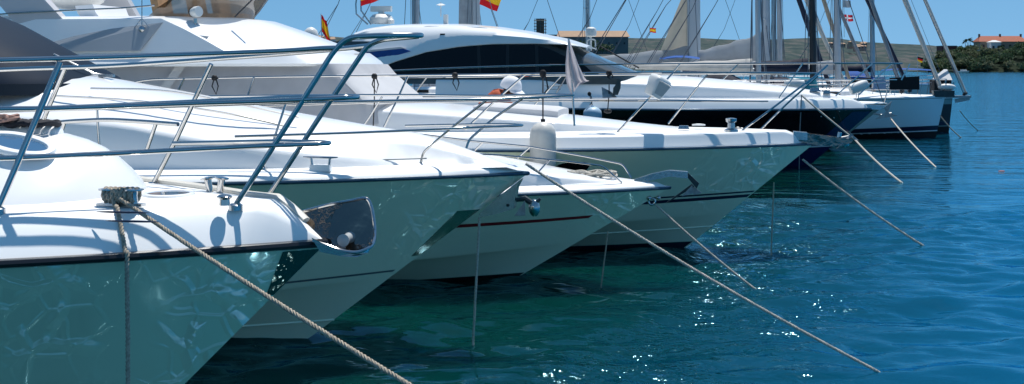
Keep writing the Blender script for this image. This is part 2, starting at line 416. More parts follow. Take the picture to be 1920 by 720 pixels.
# cleats, bollards, capstan
def horn_cleat(b, c, L, hh, par, posts=2, m=CHROME, r=.011, base=True):
    mb = MB(); c = Vector(c)
    if base: mb.box(c+Vector((0,0,.008)), (L*.75, .06, .016))
    for k in (-.5,.5): mb.tube([c+Vector((k*L*.5,0,.01)), c+Vector((k*L*.55,0,hh))], r*1.2, 8)
    mb.tube([c+Vector((-L*.5,0,hh+.004)), c+Vector((-L*.3,0,hh)), c+Vector((L*.3,0,hh)), c+Vector((L*.5,0,hh+.004))], [r*.6,r,r,r*.6], 8)
    return mb.build('cleat', m, par)
CL1 = b1.atz(227, 386, 2.068)
mb = MB().box(CL1+Vector((0,0,.006)), (.22,.05,.012))
for k in (-1,1):
    q = CL1+Vector((k*.062,0,0)); mb.lathe([(.022,0),(.018,.05),(.020,.066),(.046,.072),(.046,.078),(.01,.084)], q)
mb.build('cleat', STEEL, b1.root)
for px in (393, 413):
    p = b1.at(px, 356, -.30 if px < 400 else -.26); MB().lathe([(.018,-.03),(.017,.03),(.019,.052),(.036,.058),(.036,.064),(.01,.068)], p, (-.18 if px<400 else .12,0,1)).build('bollard', CHROME, b1.root)
p = b1.atz(421, 385, 2.06); MB().lathe([(.026,0),(.024,.028),(.036,.036),(.037,.041),(.025,.050),(.006,.053)], p).build('capstan', CHROME, b1.root)
for px, py in ((230,398),(248,415)):
    p = b1.at(px, py, .60 if py < 400 else .645); MB().ball(p, (.13,.008,.005), 10).build('chafe_strip', NAVY, b1.root)
# bow fitting: open polished channel with roller
rim = spline(b1.P([(560,399,-.13),(612,385,-.11),(660,376,-.10),(686,372,-.09),(696,386,-.085),(701,412,-.07),(703,436,-.03),(700,455,.03),(690,466,.08),(668,473,.10),(640,470,.10),(612,460,.10),(586,452,.10)]), 5)
flo = [b1.at(px_, py_, sd_) for px_, py_, sd_ in [(582+108*t, 436+24*math.sin(t*2.2), -.03) for t in np.linspace(0,1,20)]]; nR = len(rim); rows = []
for i_, r_ in enumerate(rim):
    t = i_/(nR-1); u = min(1, t*1.9) if t < .55 else max(0, (1-t)/.45); f_ = flo[min(19, int(u*19))]
    rows.append([r_, r_.lerp(f_,.35)+Vector((.012*u,0,-.022)), r_.lerp(f_,.75)+Vector((.006*u,0,-.026)), f_])
bf = MB().loft(rows).build('bow_roller', DSTEEL, b1.root, ang=60)
MB().tube(rim, .0085, 8).build('lip', CHROME, bf)
pl = b1.P([(584,446,.108),(612,460,.108),(640,469,.108),(668,473,.108),(690,467,.09),(697,458,.05),(690,474,.09),(668,482,.108),(636,480,.108),(600,472,.108)])
MB().prism(pl, (0,.006,0)).build('cheek_plate', CHROME, bf, smooth=False)
q = b1.at(650, 448, 0); MB().lathe([(.01,-.06),(.030,-.055),(.020,0),(.030,.055),(.01,.06)], q, (0,1,0)).build('roller', PLASTG, bf)
# reflecting guard plate on the stem
h1.wedge(.87, .985, .03, .14).build('stem_guard_plate', DSTEEL, b1.root)
# ================================================================ boat two
b2 = Boat('motor_yacht', 'white yacht second from the front with slate windscreen and stowed plate anchor', 'motor yacht', (990,325), 12.4, -10, MOTOR)
h2 = std_hull(13.5, b2.tipz, 1.66, 2.22, 1.95, 5.0, .64, .10, 1.62, 2.05, .12)
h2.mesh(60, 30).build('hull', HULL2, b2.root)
h2.deck(.10, .30, .0, n=70).build('deck', DECKW, b2.root, ang=60)
rubrail(h2, .020, RUBBLUE, b2.root, 1.3, off=.004)
h2.band(.285, .30, .05, 9, .004).build('stripe', GREYS, b2.root)
for w in (.13, .07): rubrail(h2, .012, HULL2, b2.root, 1., d1=9, name='spray_rail', w=w)
h2.band(.60,.655, 2.05, 2.75, .005, 10).build('hull_window', GLASS, b2.root)
h2.wedge(.40, .74, .07, .20).build('stem_guard_plate', STEEL, b2.root)
def trunk(b, name, centre, shoulder, zdeck, m, n=44, x1=None, edge=.05, root=None, aft=-12., hull=None):
    """low coachroof: centre line and shoulder polylines in the frame, lofted across the boat"""
    C = sorted(b.P(centre), key=lambda p: p.x); S = sorted(b.P(shoulder), key=lambda p: p.x)
    cx = [p.x for p in C]; cz = [p.z for p in C]; sx = [p.x for p in S]; sz = [p.z for p in S]; sw = [-p.y for p in S]
    x0 = max(aft, min(cx)-4); secs = []; xt = cx[-1]
    for i in range(n+1):
        x = xt-(xt-x0)*(i/n)**1.3
        zc = float(np.interp(x, cx, cz)); t = (xt-x)/max(1e-6, xt-sx[-1])
        if x > sx[-1]: w = sw[-1]*min(1, max(.02, t))**.6; zs = zc+(sz[-1]-float(np.interp(sx[-1], cx, cz)))*min(1, t)
        else: w = float(np.interp(x, sx, sw)); zs = float(np.interp(x, sx, sz))
        zd = zdeck(x)-.03; zs = max(zs, zd+.005); zc = max(zc, zs+.005); e = min(edge, (zs-zd)*.6)
        half = [(w+.06, zd), (w+.02, zs-e), (w, zs-e*.35), (w-.03*min(1,w*4), zs), (w*.7, zs+(zc-zs)*.55), (w*.35, zs+(zc-zs)*.9), (0, zc)]
        secs.append([Vector((x,-y,z)) for y, z in half]+[Vector((x,y,z)) for y, z in half[-2::-1]])
    return MB().loft(secs).build(name, m, root or b.root, ang=50)
zd2 = lambda x: h2.bz(x)[1]+.10
trunk(b2, 'coachroof', [(984,320,0),(930,300,0),(880,280,0),(790,250,0),(700,236,0),(620,222,0),(420,188,0),(250,155,0),(180,141,0)],
      [(770,305,.36),(700,298,.55),(600,289,.80),(440,270,1.05),(300,245,1.18),(230,231,1.22),(0,214,1.32)], zd2, GEL)
p = b2.at(185,146,0); q = b2.at(0,44,0); q2 = b2.at(-150,-20,0)
mb = MB().nose([(p.z-.12,p.x+.03,1.22,1.0,2.6),(p.z,p.x-.02,1.20,1.0,2.6),(q.z,q.x,1.06,1.0,2.6),(q2.z,q2.x,.9,1.,2.6)], -9, n=30); ws = mb.build('windscreen', SLATE, b2.root, ang=50)
mb = MB().nose([(p.z-.16,p.x+.10,1.30,1.05,2.6),(p.z-.05,p.x+.06,1.27,1.05,2.6)], -9, n=30); mb.build('windscreen_base', RUB, b2.root, ang=50)
c = b2.at(200,142,.05); MB().box(c, (.16,.05,.03)).tube([c, c+Vector((-.14,.0,.02)), c+Vector((-.45,-.25,.22))], .012, 6).build('wiper', STEEL, ws)
# oval hatch light on the coachroof
c = b2.at(556,231,.30); tl = Matrix.Rotation(R(10), 3, 'Y') @ Matrix.Rotation(R(10), 3, 'X')
ht = MB().torus(c+Vector((0,0,.01)), .26, .17, .02, tl, flat=.8).build('hatch', GEL, b2.root)
MB().disc(c+Vector((0,0,.016)), .25, .16, tl).build('hatch_glass', PLASTG, ht)
# moulded lines and hand rail on the coachroof
for ln in ([(100,182,1.0),(260,192,.95),(420,214,.8),(540,240,.62)], [(170,168,.8),(300,172,.75),(420,192,.65),(560,222,.5)]):
    P = [q+Vector((0,0,.012)) for q in spline(b2.P(ln), 8)]; MB().tube(P, .009, 6).build('hand_rail', CHROME, b2.root)
MB().tube(b2.P([(632,301,.62),(700,300,.5),(800,297,.34)]), .006, 6).build('locker_seam', GREYS, b2.root)
MB().ball(b2.at(661,297,.60), .028, 10).build('locker_knob', CHROME, b2.root)
c = b2.at(601,319,1.0); MB().box(c+Vector((0,0,.02)), (.20,.07,.06), taper=.9).build('cleat_base', GEL, b2.root); horn_cleat(b2, c+Vector((0,0,.03)), .33, .085, b2.root, base=False, m=STEEL)
# rails
r2 = .0125
t2 = MB().tube(fillet(b2.P([(-150,214,1.75),(75,207,1.62),(300,201,1.4),(540,193,1.05),(760,188,.70),(912,186,.44),(1020,182,.20),(1075,178,.03),(1075,178,-.03),(1030,177,-.2),(920,180,-.44),(760,178,-.75),(540,179,-1.1),(300,182,-1.45),(0,190,-1.8)]), .2, 8), r2, 10).build('bow_rail', CHROME, b2.root)
def sub2(pts, r=r2*.9, nm='stanchion', f=.1): return MB().tube(fillet(b2.P(pts), f), r, 10).build(nm, CHROME, t2)
sub2([(440,256,1.2),(640,250,.9),(760,245,.70),(880,239,.46),(960,236,.2),(985,235,0),(960,233,-.2),(900,233,-.4),(760,236,-.75)], r2, 'rail_tube', .15)
sub2([(789,306,.30),(793,286,.30),(840,245,.40),(912,188,.44)], r2, f=.12)
sub2([(873,283,-.30),(879,262,-.32),(925,222,-.40),(985,181,-.36)], r2, f=.12)
sub2([(493,314,1.10),(512,266,1.09),(536,194,1.05)])
sub2([(188,300,1.5),(184,240,1.5),(182,205,1.5)])
sub2([(660,262,-.95),(690,225,-.92),(716,182,-.85)])
for q in ((789,307,.30),(873,284,-.30),(493,315,1.1)):
    MB().lathe([(.04,-.02),(.04,.005),(.026,.014)], b2.at(*q)).build('rail_foot', STEEL, t2)
# pennant staff
MB().tube(b2.P([(1077,236,0),(1074,178,0),(1066,72,0)]), .010, 8).build('flag_staff', STEEL, b2.root)
# anchor stowed under the stem
an = MB().prism(b2.P([(977,336,.07),(969,352,.07),(963,391,.07),(940,399,.07),(900,408,.07),(898,402,.07),(930,372,.07)]), (0,.14,0)).build('anchor', STEEL, b2.root, smooth=False)
MB().prism(b2.P([(964,405,.16),(984,376,.16),(985,404,.16)]), (0,.01,0)).build('fluke', GALV, an, smooth=False); MB().prism(b2.P([(964,405,-.16),(984,376,-.16),(985,404,-.16)]), (0,.01,0)).build('fluke', GALV, an, smooth=False)
MB().tube(b2.P([(968,375,0),(984,372,0),(1002,384,0),(1013,372,0)]), [.02,.03,.035,.015], 8).build('shank', GALVD, an)
MB().ball(b2.at(1002,390,0), (.055,.05,.085), 12).build('swivel', CHROME, an)
MB().lathe([(.014,-.005),(.014,.005)], b2.at(952,385,.085), (0,1,0)).build('bolt', RUB, an)
# ================================================================ boat three: small white bow with a red stripe
b3 = Boat('motor_yacht', 'small low white motorboat with thin red hull stripe and coiled line on its bow', 'motor yacht', (1256,352), 15.9, -10, MOTOR)
h3 = std_hull(8.5, b3.tipz, 1.16, 2.0, 1.32, 3.6, .52, .12, 1.1, 2.0, .08)
h3.mesh(50, 26).build('hull', HULL2, b3.root)
h3.deck(.06, .10, .10, n=60).build('deck', DECKW, b3.root, ang=60)
rubrail(h3, .022, RUBBLUE, b3.root, 1.4, off=.003)
for sd in (1,): pass
h3.band(.62, .66, .42, 8, .004, sides=(1,-1)).build('stripe', REDS, b3.root)
h3.band(.085, .125, 0.02, 8, .004).build('boot_stripe', ANTIK, b3.root)
zd3 = lambda x: h3.bz(x)[1]+.06
trunk(b3, 'coachroof', [(1195,338,0),(1130,330,0),(1040,316,0),(960,300,0),(900,288,0),(700,262,0)], [(1120,337,.30),(1040,330,.55),(930,318,.8)], zd3, GEL, edge=.03, aft=-6)
t3 = MB().tube(fillet(b3.P([(700,240,-.95),(880,264,-.72),(993,275,-.55),(1100,294,-.36),(1168,308,-.24),(1184,334,-.20)]), .06), .0125, 8).build('bow_rail', CHROME, b3.root)
for P in ([(700,262,.95),(885,288,.80),(940,291,.70),(1060,302,.46),(1130,311,.32),(1166,343,.24)], [(962,304,-.58),(993,276,-.55)], [(1010,322,.62),(1030,300,.50)], [(880,292,-.75),(905,267,-.7)]):
    MB().tube(fillet(b3.P(P), .06), .0115, 8).build('stanchion' if len(P) == 2 else 'rail_tube', CHROME, t3)
MB().lathe([(.09,0),(.085,.012),(.05,.016)], b3.at(1178,350,.12)-Vector((0,0,.01)), n=20).build('hawse_plate', PLASTG, b3.root)
arm = b3.P([(1190,341,0),(1225,330,0),(1255,324,0),(1290,327,0)])
ar = MB().loft([[p+Vector((0,-.06,.035)), p+Vector((0,.06,.035)), p+Vector((0,.06,-.045)), p+Vector((0,-.06,-.045))] for p in arm], True, True, True).build('bow_roller', STEEL, b3.root, smooth=False)
MB().lathe([(.01,-.06),(.03,-.055),(.02,0),(.03,.055),(.01,.06)], b3.at(1273,327,0), (0,1,0)).build('roller', CHROME, ar)
an = MB().prism(b3.P([(1283,325,.02),(1289,323,.02),(1311,344,.02),(1306,354,.02)]), (0,.04,0)).prism(b3.P([(1297,345,.02),(1302,350,.02),(1262,374,.02),(1248,381,.02)]), (0,.04,0)).build('anchor', GALVD, b3.root, smooth=False)
MB().prism(b3.P([(1298,347,.10),(1300,363,.10),(1278,368,.10)]), (0,.012,0)).build('fluke', GALV, an, smooth=False); MB().prism(b3.P([(1298,347,-.10),(1316,362,-.10),(1300,366,-.10)]), (0,.012,0)).build('fluke', GALV, an, smooth=False)
be = MB().torus(b3.at(1222,378,.03), .04, .04, .014, Matrix.Rotation(R(90),3,'X')).ball(b3.at(1217,371,.05), .035, 8).ball(b3.at(1234,371,.05), .03, 8).build('bow_eye', CHROME, b3.root)
# ================================================================ boat four: flybridge yacht
b4 = Boat('motor_yacht', 'large flybridge yacht with canvas covered windscreen, searchlight and double navy waterline stripe', 'motor yacht', (1525,270), 19.2, -10, MOTOR)
h4 = std_hull(16., b4.tipz, 1.53, 1.85, 2.2, 5.5, .50, .12, 1.85, 2.1, .10)
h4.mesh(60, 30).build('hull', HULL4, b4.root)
h4.deck(.20, .16, .03, n=70, prof=[(0,0),(.05,.012),(.07,.03),(.105,.165),(.13,.195),(.17,.20)]).build('deck', DECKW, b4.root, ang=45)
rubrail(h4, .022, RUBBLUE, b4.root, 1.3, off=.004)
h4.band(.42, .455, .02, 10, .004).build('stripe', NAVY, b4.root)
h4.band(.475, .493, .02, 10, .004).build('stripe', NAVY, b4.root)
h4.band(.0, .115, .02, 10, .004).build('antifoul_band', ANTI, b4.root)
for w in (.17,): rubrail(h4, .014, HULL4, b4.root, 1., d1=9, name='spray_rail', w=w)
q = b4.at(1064,302,1.6)
for sd in (1,-1):
    mb = MB(); d = h4.pd(.80, 0).x-q.x; ring = []
    for i in range(20):
        a = 2*math.pi*i/20; ca, sa = math.cos(a), math.sin(a); ring.append(h4.pd(.79+.10*math.copysign(abs(sa)**.7, sa), d-.26*math.copysign(abs(ca)**.7, ca), sd, .006))
    mb.add(ring, [tuple(range(20))]); mb.build('porthole', GLASS, b4.root)
zd4 = lambda x: h4.bz(x)[1]+.20
trunk(b4, 'coachroof', [(1330,244,0),(1200,231,0),(1060,214,0),(900,200,0),(755,186,0),(500,172,0)], [(1200,240,.55),(1060,229,.95),(880,217,1.2),(700,205,1.35),(400,190,1.5)], zd4, GEL, edge=.04)
# sun pad
P = [b4.at(1058,208,-.1), b4.at(1040,207,-.1), b4.at(925,200,-.1), b4.at(905,199,-.1)]
secs = []
for i, p in enumerate(P):
    w = .62-.05*i*0; hh = .055 if 0 < i < 3 else .03
    secs.append([Vector((p.x, y, p.z+z)) for y, z in ((-w,-.12),(-w,hh*.4),(-w+.06,hh),(0,hh+.01),(w-.06,hh),(w,hh*.4),(w,-.12))])
MB().loft(secs, False, True, True).build('sun_pad', CANVW, b4.root, ang=60)
# cabin: canvas covered windscreen, brow, flybridge
c0 = b4.at(756,184,0); c1 = b4.at(692,127,0)
# body of the cabin under the canvas
cw = MB().nose([(c0.z-.35,c0.x+.05,1.64,.55,5.),(c0.z,c0.x,1.62,.55,5.),(c0.z+.3,c0.x-.36,1.58,.5,5.),(c1.z+.06,c1.x,1.52,.45,5.)], -15, n=40).build('windscreen_cover', CANVG, b4.root, ang=30)  # greyer canvas tone stands for the shaded sides of the same cover
# whiter sheet painting in the sunlit front of the cover, a few millimetres proud
mb = MB(); rows = []
for i in range(9):
    t = i/8; z = c0.z-.06+(c1.z+.05-c0.z+.06)*t; x = c0.x+.018+(c1.x-c0.x)*(z-c0.z)/(c1.z-c0.z); w = 1.62-.10*t+.014; nl = .55-.09*t; row = []
    for k in range(25):
        a = math.pi*(.10+.80*k/24); c = math.cos(a); row.append(Vector((x-nl+nl*abs(math.sin(a))**.4, -w*math.copysign(abs(c)**.4, c), z)))
    rows.append(row)
mb.loft(rows).build('lit_cover_front', CANVW, cw, ang=60)
x = b4.at(345,120,1.62)
MB().loft([[b4.at(298,166,1.645), b4.at(318,166,1.645)], [b4.at(372,66,1.5), b4.at(392,68,1.5)]]).build('cover_seam', CANVL, cw)
f0 = b4.at(672,101,0); f1 = b4.at(480,36,0)
MB().nose([(c1.z+.02,b4.at(688,122,0).x-.10,1.72,.9,3.2),(c1.z+.06,b4.at(692,122,0).x+.0,1.74,.9,3.2),(c1.z+.11,b4.at(688,117,0).x+.0,1.70,.9,3.2),(f0.z+.02,f0.x-.02,1.6,.9,3.)], -15, n=40).build('brow', GEL, b4.root, ang=40)
fz = [(f0.z+.0,f0.x+.02,1.62,1.55,0),(b4.at(620,80,0).z,b4.at(622,80,0).x,1.56,1.45,0),(b4.at(560,58,0).z,b4.at(562,58,0).x,1.49,1.32,0),(b4.at(500,40,0).z,b4.at(508,40,0).x,1.43,1.22,0),(b4.at(480,35,0).z,b4.at(470,35,0).x,1.34,1.15,0)]
MB().nose(fz, -13.5).build('flybridge', GEL, b4.root, ang=24)
MB().prism(b4.P([(92,97,1.66),(262,95,1.66),(305,42,1.47),(150,61,1.50),(74,78,1.54)]), (0,.02,0)).build('side_panel', FLYG, b4.root, smooth=False)
# smoked wrap-round screen on top, seats behind it
z0 = fz[-1][0]; x0 = fz[-1][1]
def ringpts(z, xn, w, nl, q, n, a0, a1, xa):
    out = [Vector((xa,-w,z))]
    for i in range(n+1):
        a = a0+(a1-a0)*i/n; c = math.cos(a); out.append(Vector((xn-nl+nl*abs(math.sin(a))**(2/q), -w*math.copysign(abs(c)**(2/q), c), z)))
    out.append(Vector((xa,w,z))); return out
SMK = bpy.data.materials.new('smoked_screen'); SMK.use_nodes = True
_b = SMK.node_tree.nodes['Principled BSDF']; _b.inputs['Base Color'].default_value = (.22,.16,.11,1); _b.inputs['Roughness'].default_value = .05; _b.inputs['Alpha'].default_value = .80; _b.inputs['Coat Weight'].default_value = .5
MB().loft([ringpts(z0-.02, x0-.10, 1.02, 1.0, 2.4, 30, 0, math.pi, -10.2), ringpts(z0+.14, x0+.04, 1.06, 1.02, 2.4, 30, 0, math.pi, -10.0), ringpts(z0+.36, x0+.20, 1.12, 1.05, 2.4, 30, 0, math.pi, -9.6)]).build('wind_deflector', SMK, b4.root)
for a, bq in (((540,30),(578,-6)),):
    MB().tube([b4.at(a[0]-100,a[1]+2,1.0), b4.at(bq[0]-100,bq[1],1.0)], .012, 6).build('screen_stay', MASTK, b4.root)
c = b4.at(330,28,.4); 
for k, (px, s_) in enumerate(((330,.55),(395,-.1),(440,-.6))):
    c = b4.at(px, 30, s_); MB().box(c+Vector((0,0,-.05)), (.5,.5,.16)).box(c+Vector((-.25,0,.20)), (.12,.5,.5), Matrix.Rotation(R(-12),3,'Y')).build('helm_seat', TAN, b4.root)
# searchlight
c = b4.at(366,43,1.22); sl = MB().lathe([(.06,0),(.05,.03),(.03,.05),(.03,.13)], c-Vector((0,0,.06))).build('searchlight', CHROME, b4.root)
MB().lathe([(.02,-.10),(.065,-.09),(.085,-.02),(.085,.05),(.08,.06)], c+Vector((.02,0,.17)), (1,-.5,.1)).build('lamp_head', PLAST, sl)
MB().lathe([(.075,0),(.03,-.05)], c+Vector((-.06,.03,.165)), (1,-.5,.1)).build('lamp_back', BLACKP, sl)
# navigation fork on the side panel
MB().tube(b4.P([(266,0,1.5),(266,50,1.5)]), .008, 6).tube(b4.P([(252,52,1.5),(266,34,1.5),(280,52,1.5)]), .008, 6).ball(b4.at(267,55,1.5), .06, 8).build('aerial_mount', STEEL, b4.root)
# radar arch legs, seats and rail further aft
MB().prism(b4.P([(-60,-60,1.3),(28,-60,1.3),(142,62,1.45),(66,74,1.5),(30,46,1.46),(12,24,1.4)]), (0,.18,0)).build('arch_leg', ARCHG, b4.root, smooth=False)
MB().prism(b4.P([(60,-8,1.32),(68,-8,1.32),(147,60,1.47),(139,64,1.47)]), (0,.05,0)).build('lit_arch_edge', GEL, b4.root, smooth=False)  # white strip painting in the sunlit edge of the grey leg
MB().prism(b4.P([(160,-40,-.9),(215,-40,-.9),(262,40,-1.1),(190,52,-1.1)]), (0,.16,0)).build('arch_leg', ARCHG, b4.root, smooth=False)
secs = []
for px, py in ((173,14),(178,28),(188,40),(205,48),(228,50)):
    p = b4.at(px, py, .5); secs.append([p+Vector((0,y,0)) for y in (-.55,0,.55)]+[p+Vector((.30,y,.02)) for y in (.55,0,-.55)])
MB().loft(secs, True, True, True).build('lounge_seat', GEL, b4.root, ang=50)
MB().tube(b4.P([(-40,30,1.45),(20,25,1.45),(140,19,1.42),(230,15,1.38),(290,10,1.3)]), .013, 8).build('fly_rail', STEEL, b4.root)
MB().prism(b4.P([(30,30,1.35),(0,28,1.35),(0,40,1.35),(28,52,1.35)]), (0,.1,0)).build('fly_locker', GEL, b4.root, smooth=False)
MB().ball(b4.at(52,10,1.33), (.16,.05,.10), 10).build('arch_lamp', PLAST, b4.root)
MB().ball(b4.at(135,-4,0), (.55,.5,.20), 10).build('radome', PLAST, b4.root)
MB().prism(b4.P([(150,42,.2),(168,42,.2),(168,64,.2),(130,64,.2)]), (0,.5,0)).build('table', TEAK, b4.root, smooth=False)
# rails
r4 = .015
t4 = MB().tube(fillet(b4.P([(200,160,2.15),(235,157,2.1),(280,149,2.1),(520,144,2.0),(700,142,1.85),(900,140,1.62),(1110,137,1.22),(1300,136,.75),(1440,136.5,.38),(1532,137.5,.05)]), .15), r4, 8).build('bow_rail', CHROME, b4.root)
def sub4(pts, r=.0155, nm='stanchion', f=.1): return MB().tube(fillet(b4.P(pts), f), r, 8).build(nm, CHROME, t4)
sub4([(300,150,-2.1),(520,147,-2.0),(700,146,-1.85),(900,144,-1.65),(1110,141,-1.25),(1300,139,-.8),(1440,138,-.4),(1532,137.5,-.05)], r4, 'rail_tube')
sub4([(300,206,2.1),(520,198,2.0),(700,193,1.85),(900,190,1.62),(1110,189,1.22),(1300,189.5,.72),(1440,190,.36)], .013, 'rail_tube')
sub4([(620,190,-1.9),(900,186,-1.65),(1110,186,-1.2),(1300,188,-.75),(1440,190,-.4)], .012, 'rail_tube')
sub4([(1374,258,.36),(1452,200,.28),(1534,138,.10),(1552,122,.05)], r4)
sub4([(1417,252,-.34),(1478,192,-.26),(1534,142,-.10)], r4)
for P in ([(1155,251,1.02),(1208,194,1.08),(1262,137,.86)], [(720,238,1.84),(742,192,1.80),(765,142,1.76)], [(872,243,1.60),(925,192,1.56),(985,139,1.45)],
          [(440,236,2.1),(458,200,2.08),(476,145,2.03)], [(300,240,2.1),(318,204,2.1),(345,148,2.08)]): sub4(P)
for P in ([(1253,232,-.80),(1326,140,-.72)], [(905,206,-1.55),(968,144,-1.5)], [(990,210,-1.4),(1052,143,-1.36)], [(760,200,-1.8),(800,146,-1.76)]): sub4(P, .014)
# deck gear
cap = MB().lathe([(.10,0),(.10,.03),(.055,.05),(.05,.13),(.075,.15),(.08,.19),(.02,.20)], b4.atz(1371,247,1.79), n=18).build('windlass', STEEL, b4.root)
mb = MB(); A = b4.at(1378,240,.0); B = b4.at(1500,253,.0); nL = 34
for i in range(nL):
    t = (i+.5)/nL; c = A.lerp(B, t)-Vector((0,0,.03*math.sin(math.pi*t))); mb.torus(c, .034, .020, .008, Matrix.Rotation(R(90 if i % 2 else 0), 3, 'X'), n=10, k=5)
mb.build('anchor_chain', GALV, b4.root)
horn_cleat(b4, b4.at(1416,262,.32), .30, .07, b4.root, m=STEEL)
MB().box(b4.at(1282,241,.55)+Vector((0,0,.02)), (.16,.12,.05), taper=.8).build('deck_vent', STEEL, b4.root)
MB().lathe([(.10,0),(.10,.02),(.03,.03)], b4.at(1310,238,.2)+Vector((0,0,.02))).build('deck_vent', PLAST, b4.root)
P = b4.P([(1488,249,.13),(1528,252,.13),(1600,262,.13),(1596,268,.13),(1572,275,.13),(1530,272,.13),(1488,262,.13)])
br = MB().prism(P, (0,.012,0)).prism([p+Vector((0,.25,0)) for p in P], (0,.012,0)).build('bow_roller', DSTEEL, b4.root, smooth=False)
MB().prism(b4.P([(1488,247,.14),(1514,249,.14),(1514,263,.14),(1488,261,.14)]), (0,.28,0)).build('chain_guide', STEEL, br, smooth=False)
MB().lathe([(.01,-.12),(.05,-.11),(.035,0),(.05,.11),(.01,.12)], b4.at(1585,268,0), (0,1,0)).build('roller', CHROME, br)
MB().tube(b4.P([(1570,272,0),(1575,248,0)]), .03, 8).build('guide_post', CHROME, br)
an = MB().tube(b4.P([(1500,254,0),(1570,261,0),(1594,256,0)]), .025, 8).build('anchor', GALV, b4.root)
MB().prism(b4.P([(1592,246,.04),(1608,262,.04),(1602,262,.04)]), (0,.08,0)).build('fluke', GALV, an, smooth=False); MB().prism(b4.P([(1568,279,.20),(1594,252,.03),(1600,254,.03)]), (0,.012,0)).prism(b4.P([(1592,247,-.03),(1610,263,-.18),(1602,262,-.03)]), (0,.012,0)).build('fluke', GALV, an, smooth=False)
# ================================================================ boat five: black hulled sport yacht
b5 = Boat('motor_yacht', 'long black hulled sport yacht with white deck, curved hardtop and dark side windows', 'motor yacht', (1640,204), 35.2, -10, MOTOR)
h5 = std_hull(21., b5.tipz, 1.62, 1.75, 2.4, 6.5, .5, .15, 2.0, 2.2, .12)
h5.mesh(60, 30).build('hull', HBLACK, b5.root)
h5.deck(.28, .30, .05, n=70, prof=[(0,0),(.06,.01),(.08,.04),(.14,.235),(.19,.275),(.28,.28)]).build('deck', GEL, b5.root, ang=45)
rubrail(h5, .03, RUBBLUE, b5.root, 1.2, off=.004)
h5.band(.0, .26, .0, 12, .006).build('bottom_band', HNAVY, b5.root)
h5.band(.26, .95, .0, .55, .006, 12).build('stem_band', HNAVY, b5.root)
h5.band(.27, .30, .0, 1.0, .010, 12).build('stripe', HBLUE, b5.root)
zd5 = lambda x: h5.bz(x)[1]+.28
trunk(b5, 'coachroof', [(1600,184,0),(1560,175,0),(1500,165,0),(1390,152,0),(1290,143,0),(1200,139,0),(1100,138,0)], [(1510,176,.55),(1390,166,1.1),(1250,158,1.5),(1000,150,1.75),(700,150,1.8)], zd5, GEL, edge=.10, aft=-18)
mb = MB()
for sd in (1,-1):
    P = []
    for px in range(760, 1480, 40):
        q = b5.at(px, 163+(px-760)*.012, 1.6); P.append(q)
for sd in (1,-1): pass
# side window glass and hard top
g0 = b5.at(1200,137,0); g1 = b5.at(1062,78,0)
wsn = MB().nose([(g0.z-.3,g0.x+.05,1.72,1.6,2.8),(g0.z,g0.x,1.68,1.6,2.8),(g0.z+.42,g0.x-1.02,1.54,1.5,2.8),(g1.z,g1.x,1.40,1.4,2.8)], -16.4, n=40).build('windscreen', GLASSG, b5.root, ang=40)
# side windows lie just outside the cabin side
def sidewin(pts, off=.012, m=GLASS, nm='side_window'):
    P = b5.P(pts)
    for sd in (1,-1):
        mb = MB(); vs = []
        for p in P:
            t = max(0, min(1, (p.z-g0.z)/(g1.z-g0.z))); vs.append(Vector((p.x, -sd*(1.70-.29*t+off), p.z)))
        mb.add(vs, [tuple(range(len(vs)))]); mb.build(nm, m, b5.root, smooth=False)
sidewin([(680,141,1.7),(692,134,1.66),(730,114,1.62),(770,100,1.58),(820,92,1.53),(880,86,1.5),(940,83,1.48),(1000,83,1.48),(1030,92,1.5),(1070,110,1.55),(1100,125,1.6),(1112,137,1.65)])
for a, c in (((900,136),(897,86)), ((952,136),(952,84)), ((1008,136),(1006,84))): sidewin([(a[0]-3,a[1],1.66),(a[0]+3,a[1],1.66),(c[0]+3,c[1],1.48),(c[0]-3,c[1],1.48)], .02, BLACKP, 'window_pillar')
# hard top: top and bottom edges traced along the side, crowned across
tp = [(668,60),(690,53),(730,48),(770,46),(860,46),(930,52),(985,60),(1060,75),(1100,88)]
bt = [(668,62),(690,72),(690,140),(690,140),(0,0)]
botp = [(672,150),(697,137),(740,117),(800,98),(860,88),(920,83),(1000,82),(1060,84),(1100,90)]
T = sorted(b5.P([(x,y,.9) for x, y in tp]), key=lambda p: p.x); Bq = sorted(b5.P([(x,y,1.5) for x, y in botp]), key=lambda p: p.x)
secs = []; xs_ = np.linspace(T[0].x, T[-1].x, 40)
for x in xs_:
    zt = float(np.interp(x, [p.x for p in T], [p.z for p in T])); zb = min(float(np.interp(x, [p.x for p in Bq], [p.z for p in Bq])), zt-.03)
    gl = lambda z: 1.70-.29*max(0, min(1, (z-g0.z)/(g1.z-g0.z)))
    half = [(gl(zb)+.03, zb), (gl(zb)+.06, zb+.02), (min(gl(zb)+.04, 1.46), zb+(zt-zb)*.55), (1.22, zt-.10*min(1,(zt-zb))), (1.0, zt-.02), (.5, zt+.03), (0, zt+.05)]
    secs.append([Vector((x,-y,z)) for y, z in half]+[Vector((x,y,z)) for y, z in half[-2::-1]])
MB().loft(secs, False, True, True).build('hard_top', GEL, b5.root, ang=45)
MB().tube(fillet(b5.P([(820,74,1.36),(790,60,1.26),(788,53,1.2),(800,50,1.15),(900,52,1.15),(985,66,1.18),(1045,80,1.2)]), .2), .02, 6).build('roof_rail', CHROME, b5.root)
MB().box(b5.at(830,67,1.42), (.14,.06,.12)).build('roof_vent', BLACKP, b5.root)
MB().prism(b5.P([(684,97,1.6),(752,90,1.6),(770,96,1.6),(700,117,1.6)]), (0,3.2,0)).build('awning', BLUEC, b5.root, smooth=False)
MB().prism([p+Vector((0,-.01,.02)) for p in b5.P([(684,96,1.6),(752,89,1.6),(760,92,1.6),(690,99,1.6)])], (0,3.22,0)).build('awning_top', CANVW, b5.root, smooth=False)
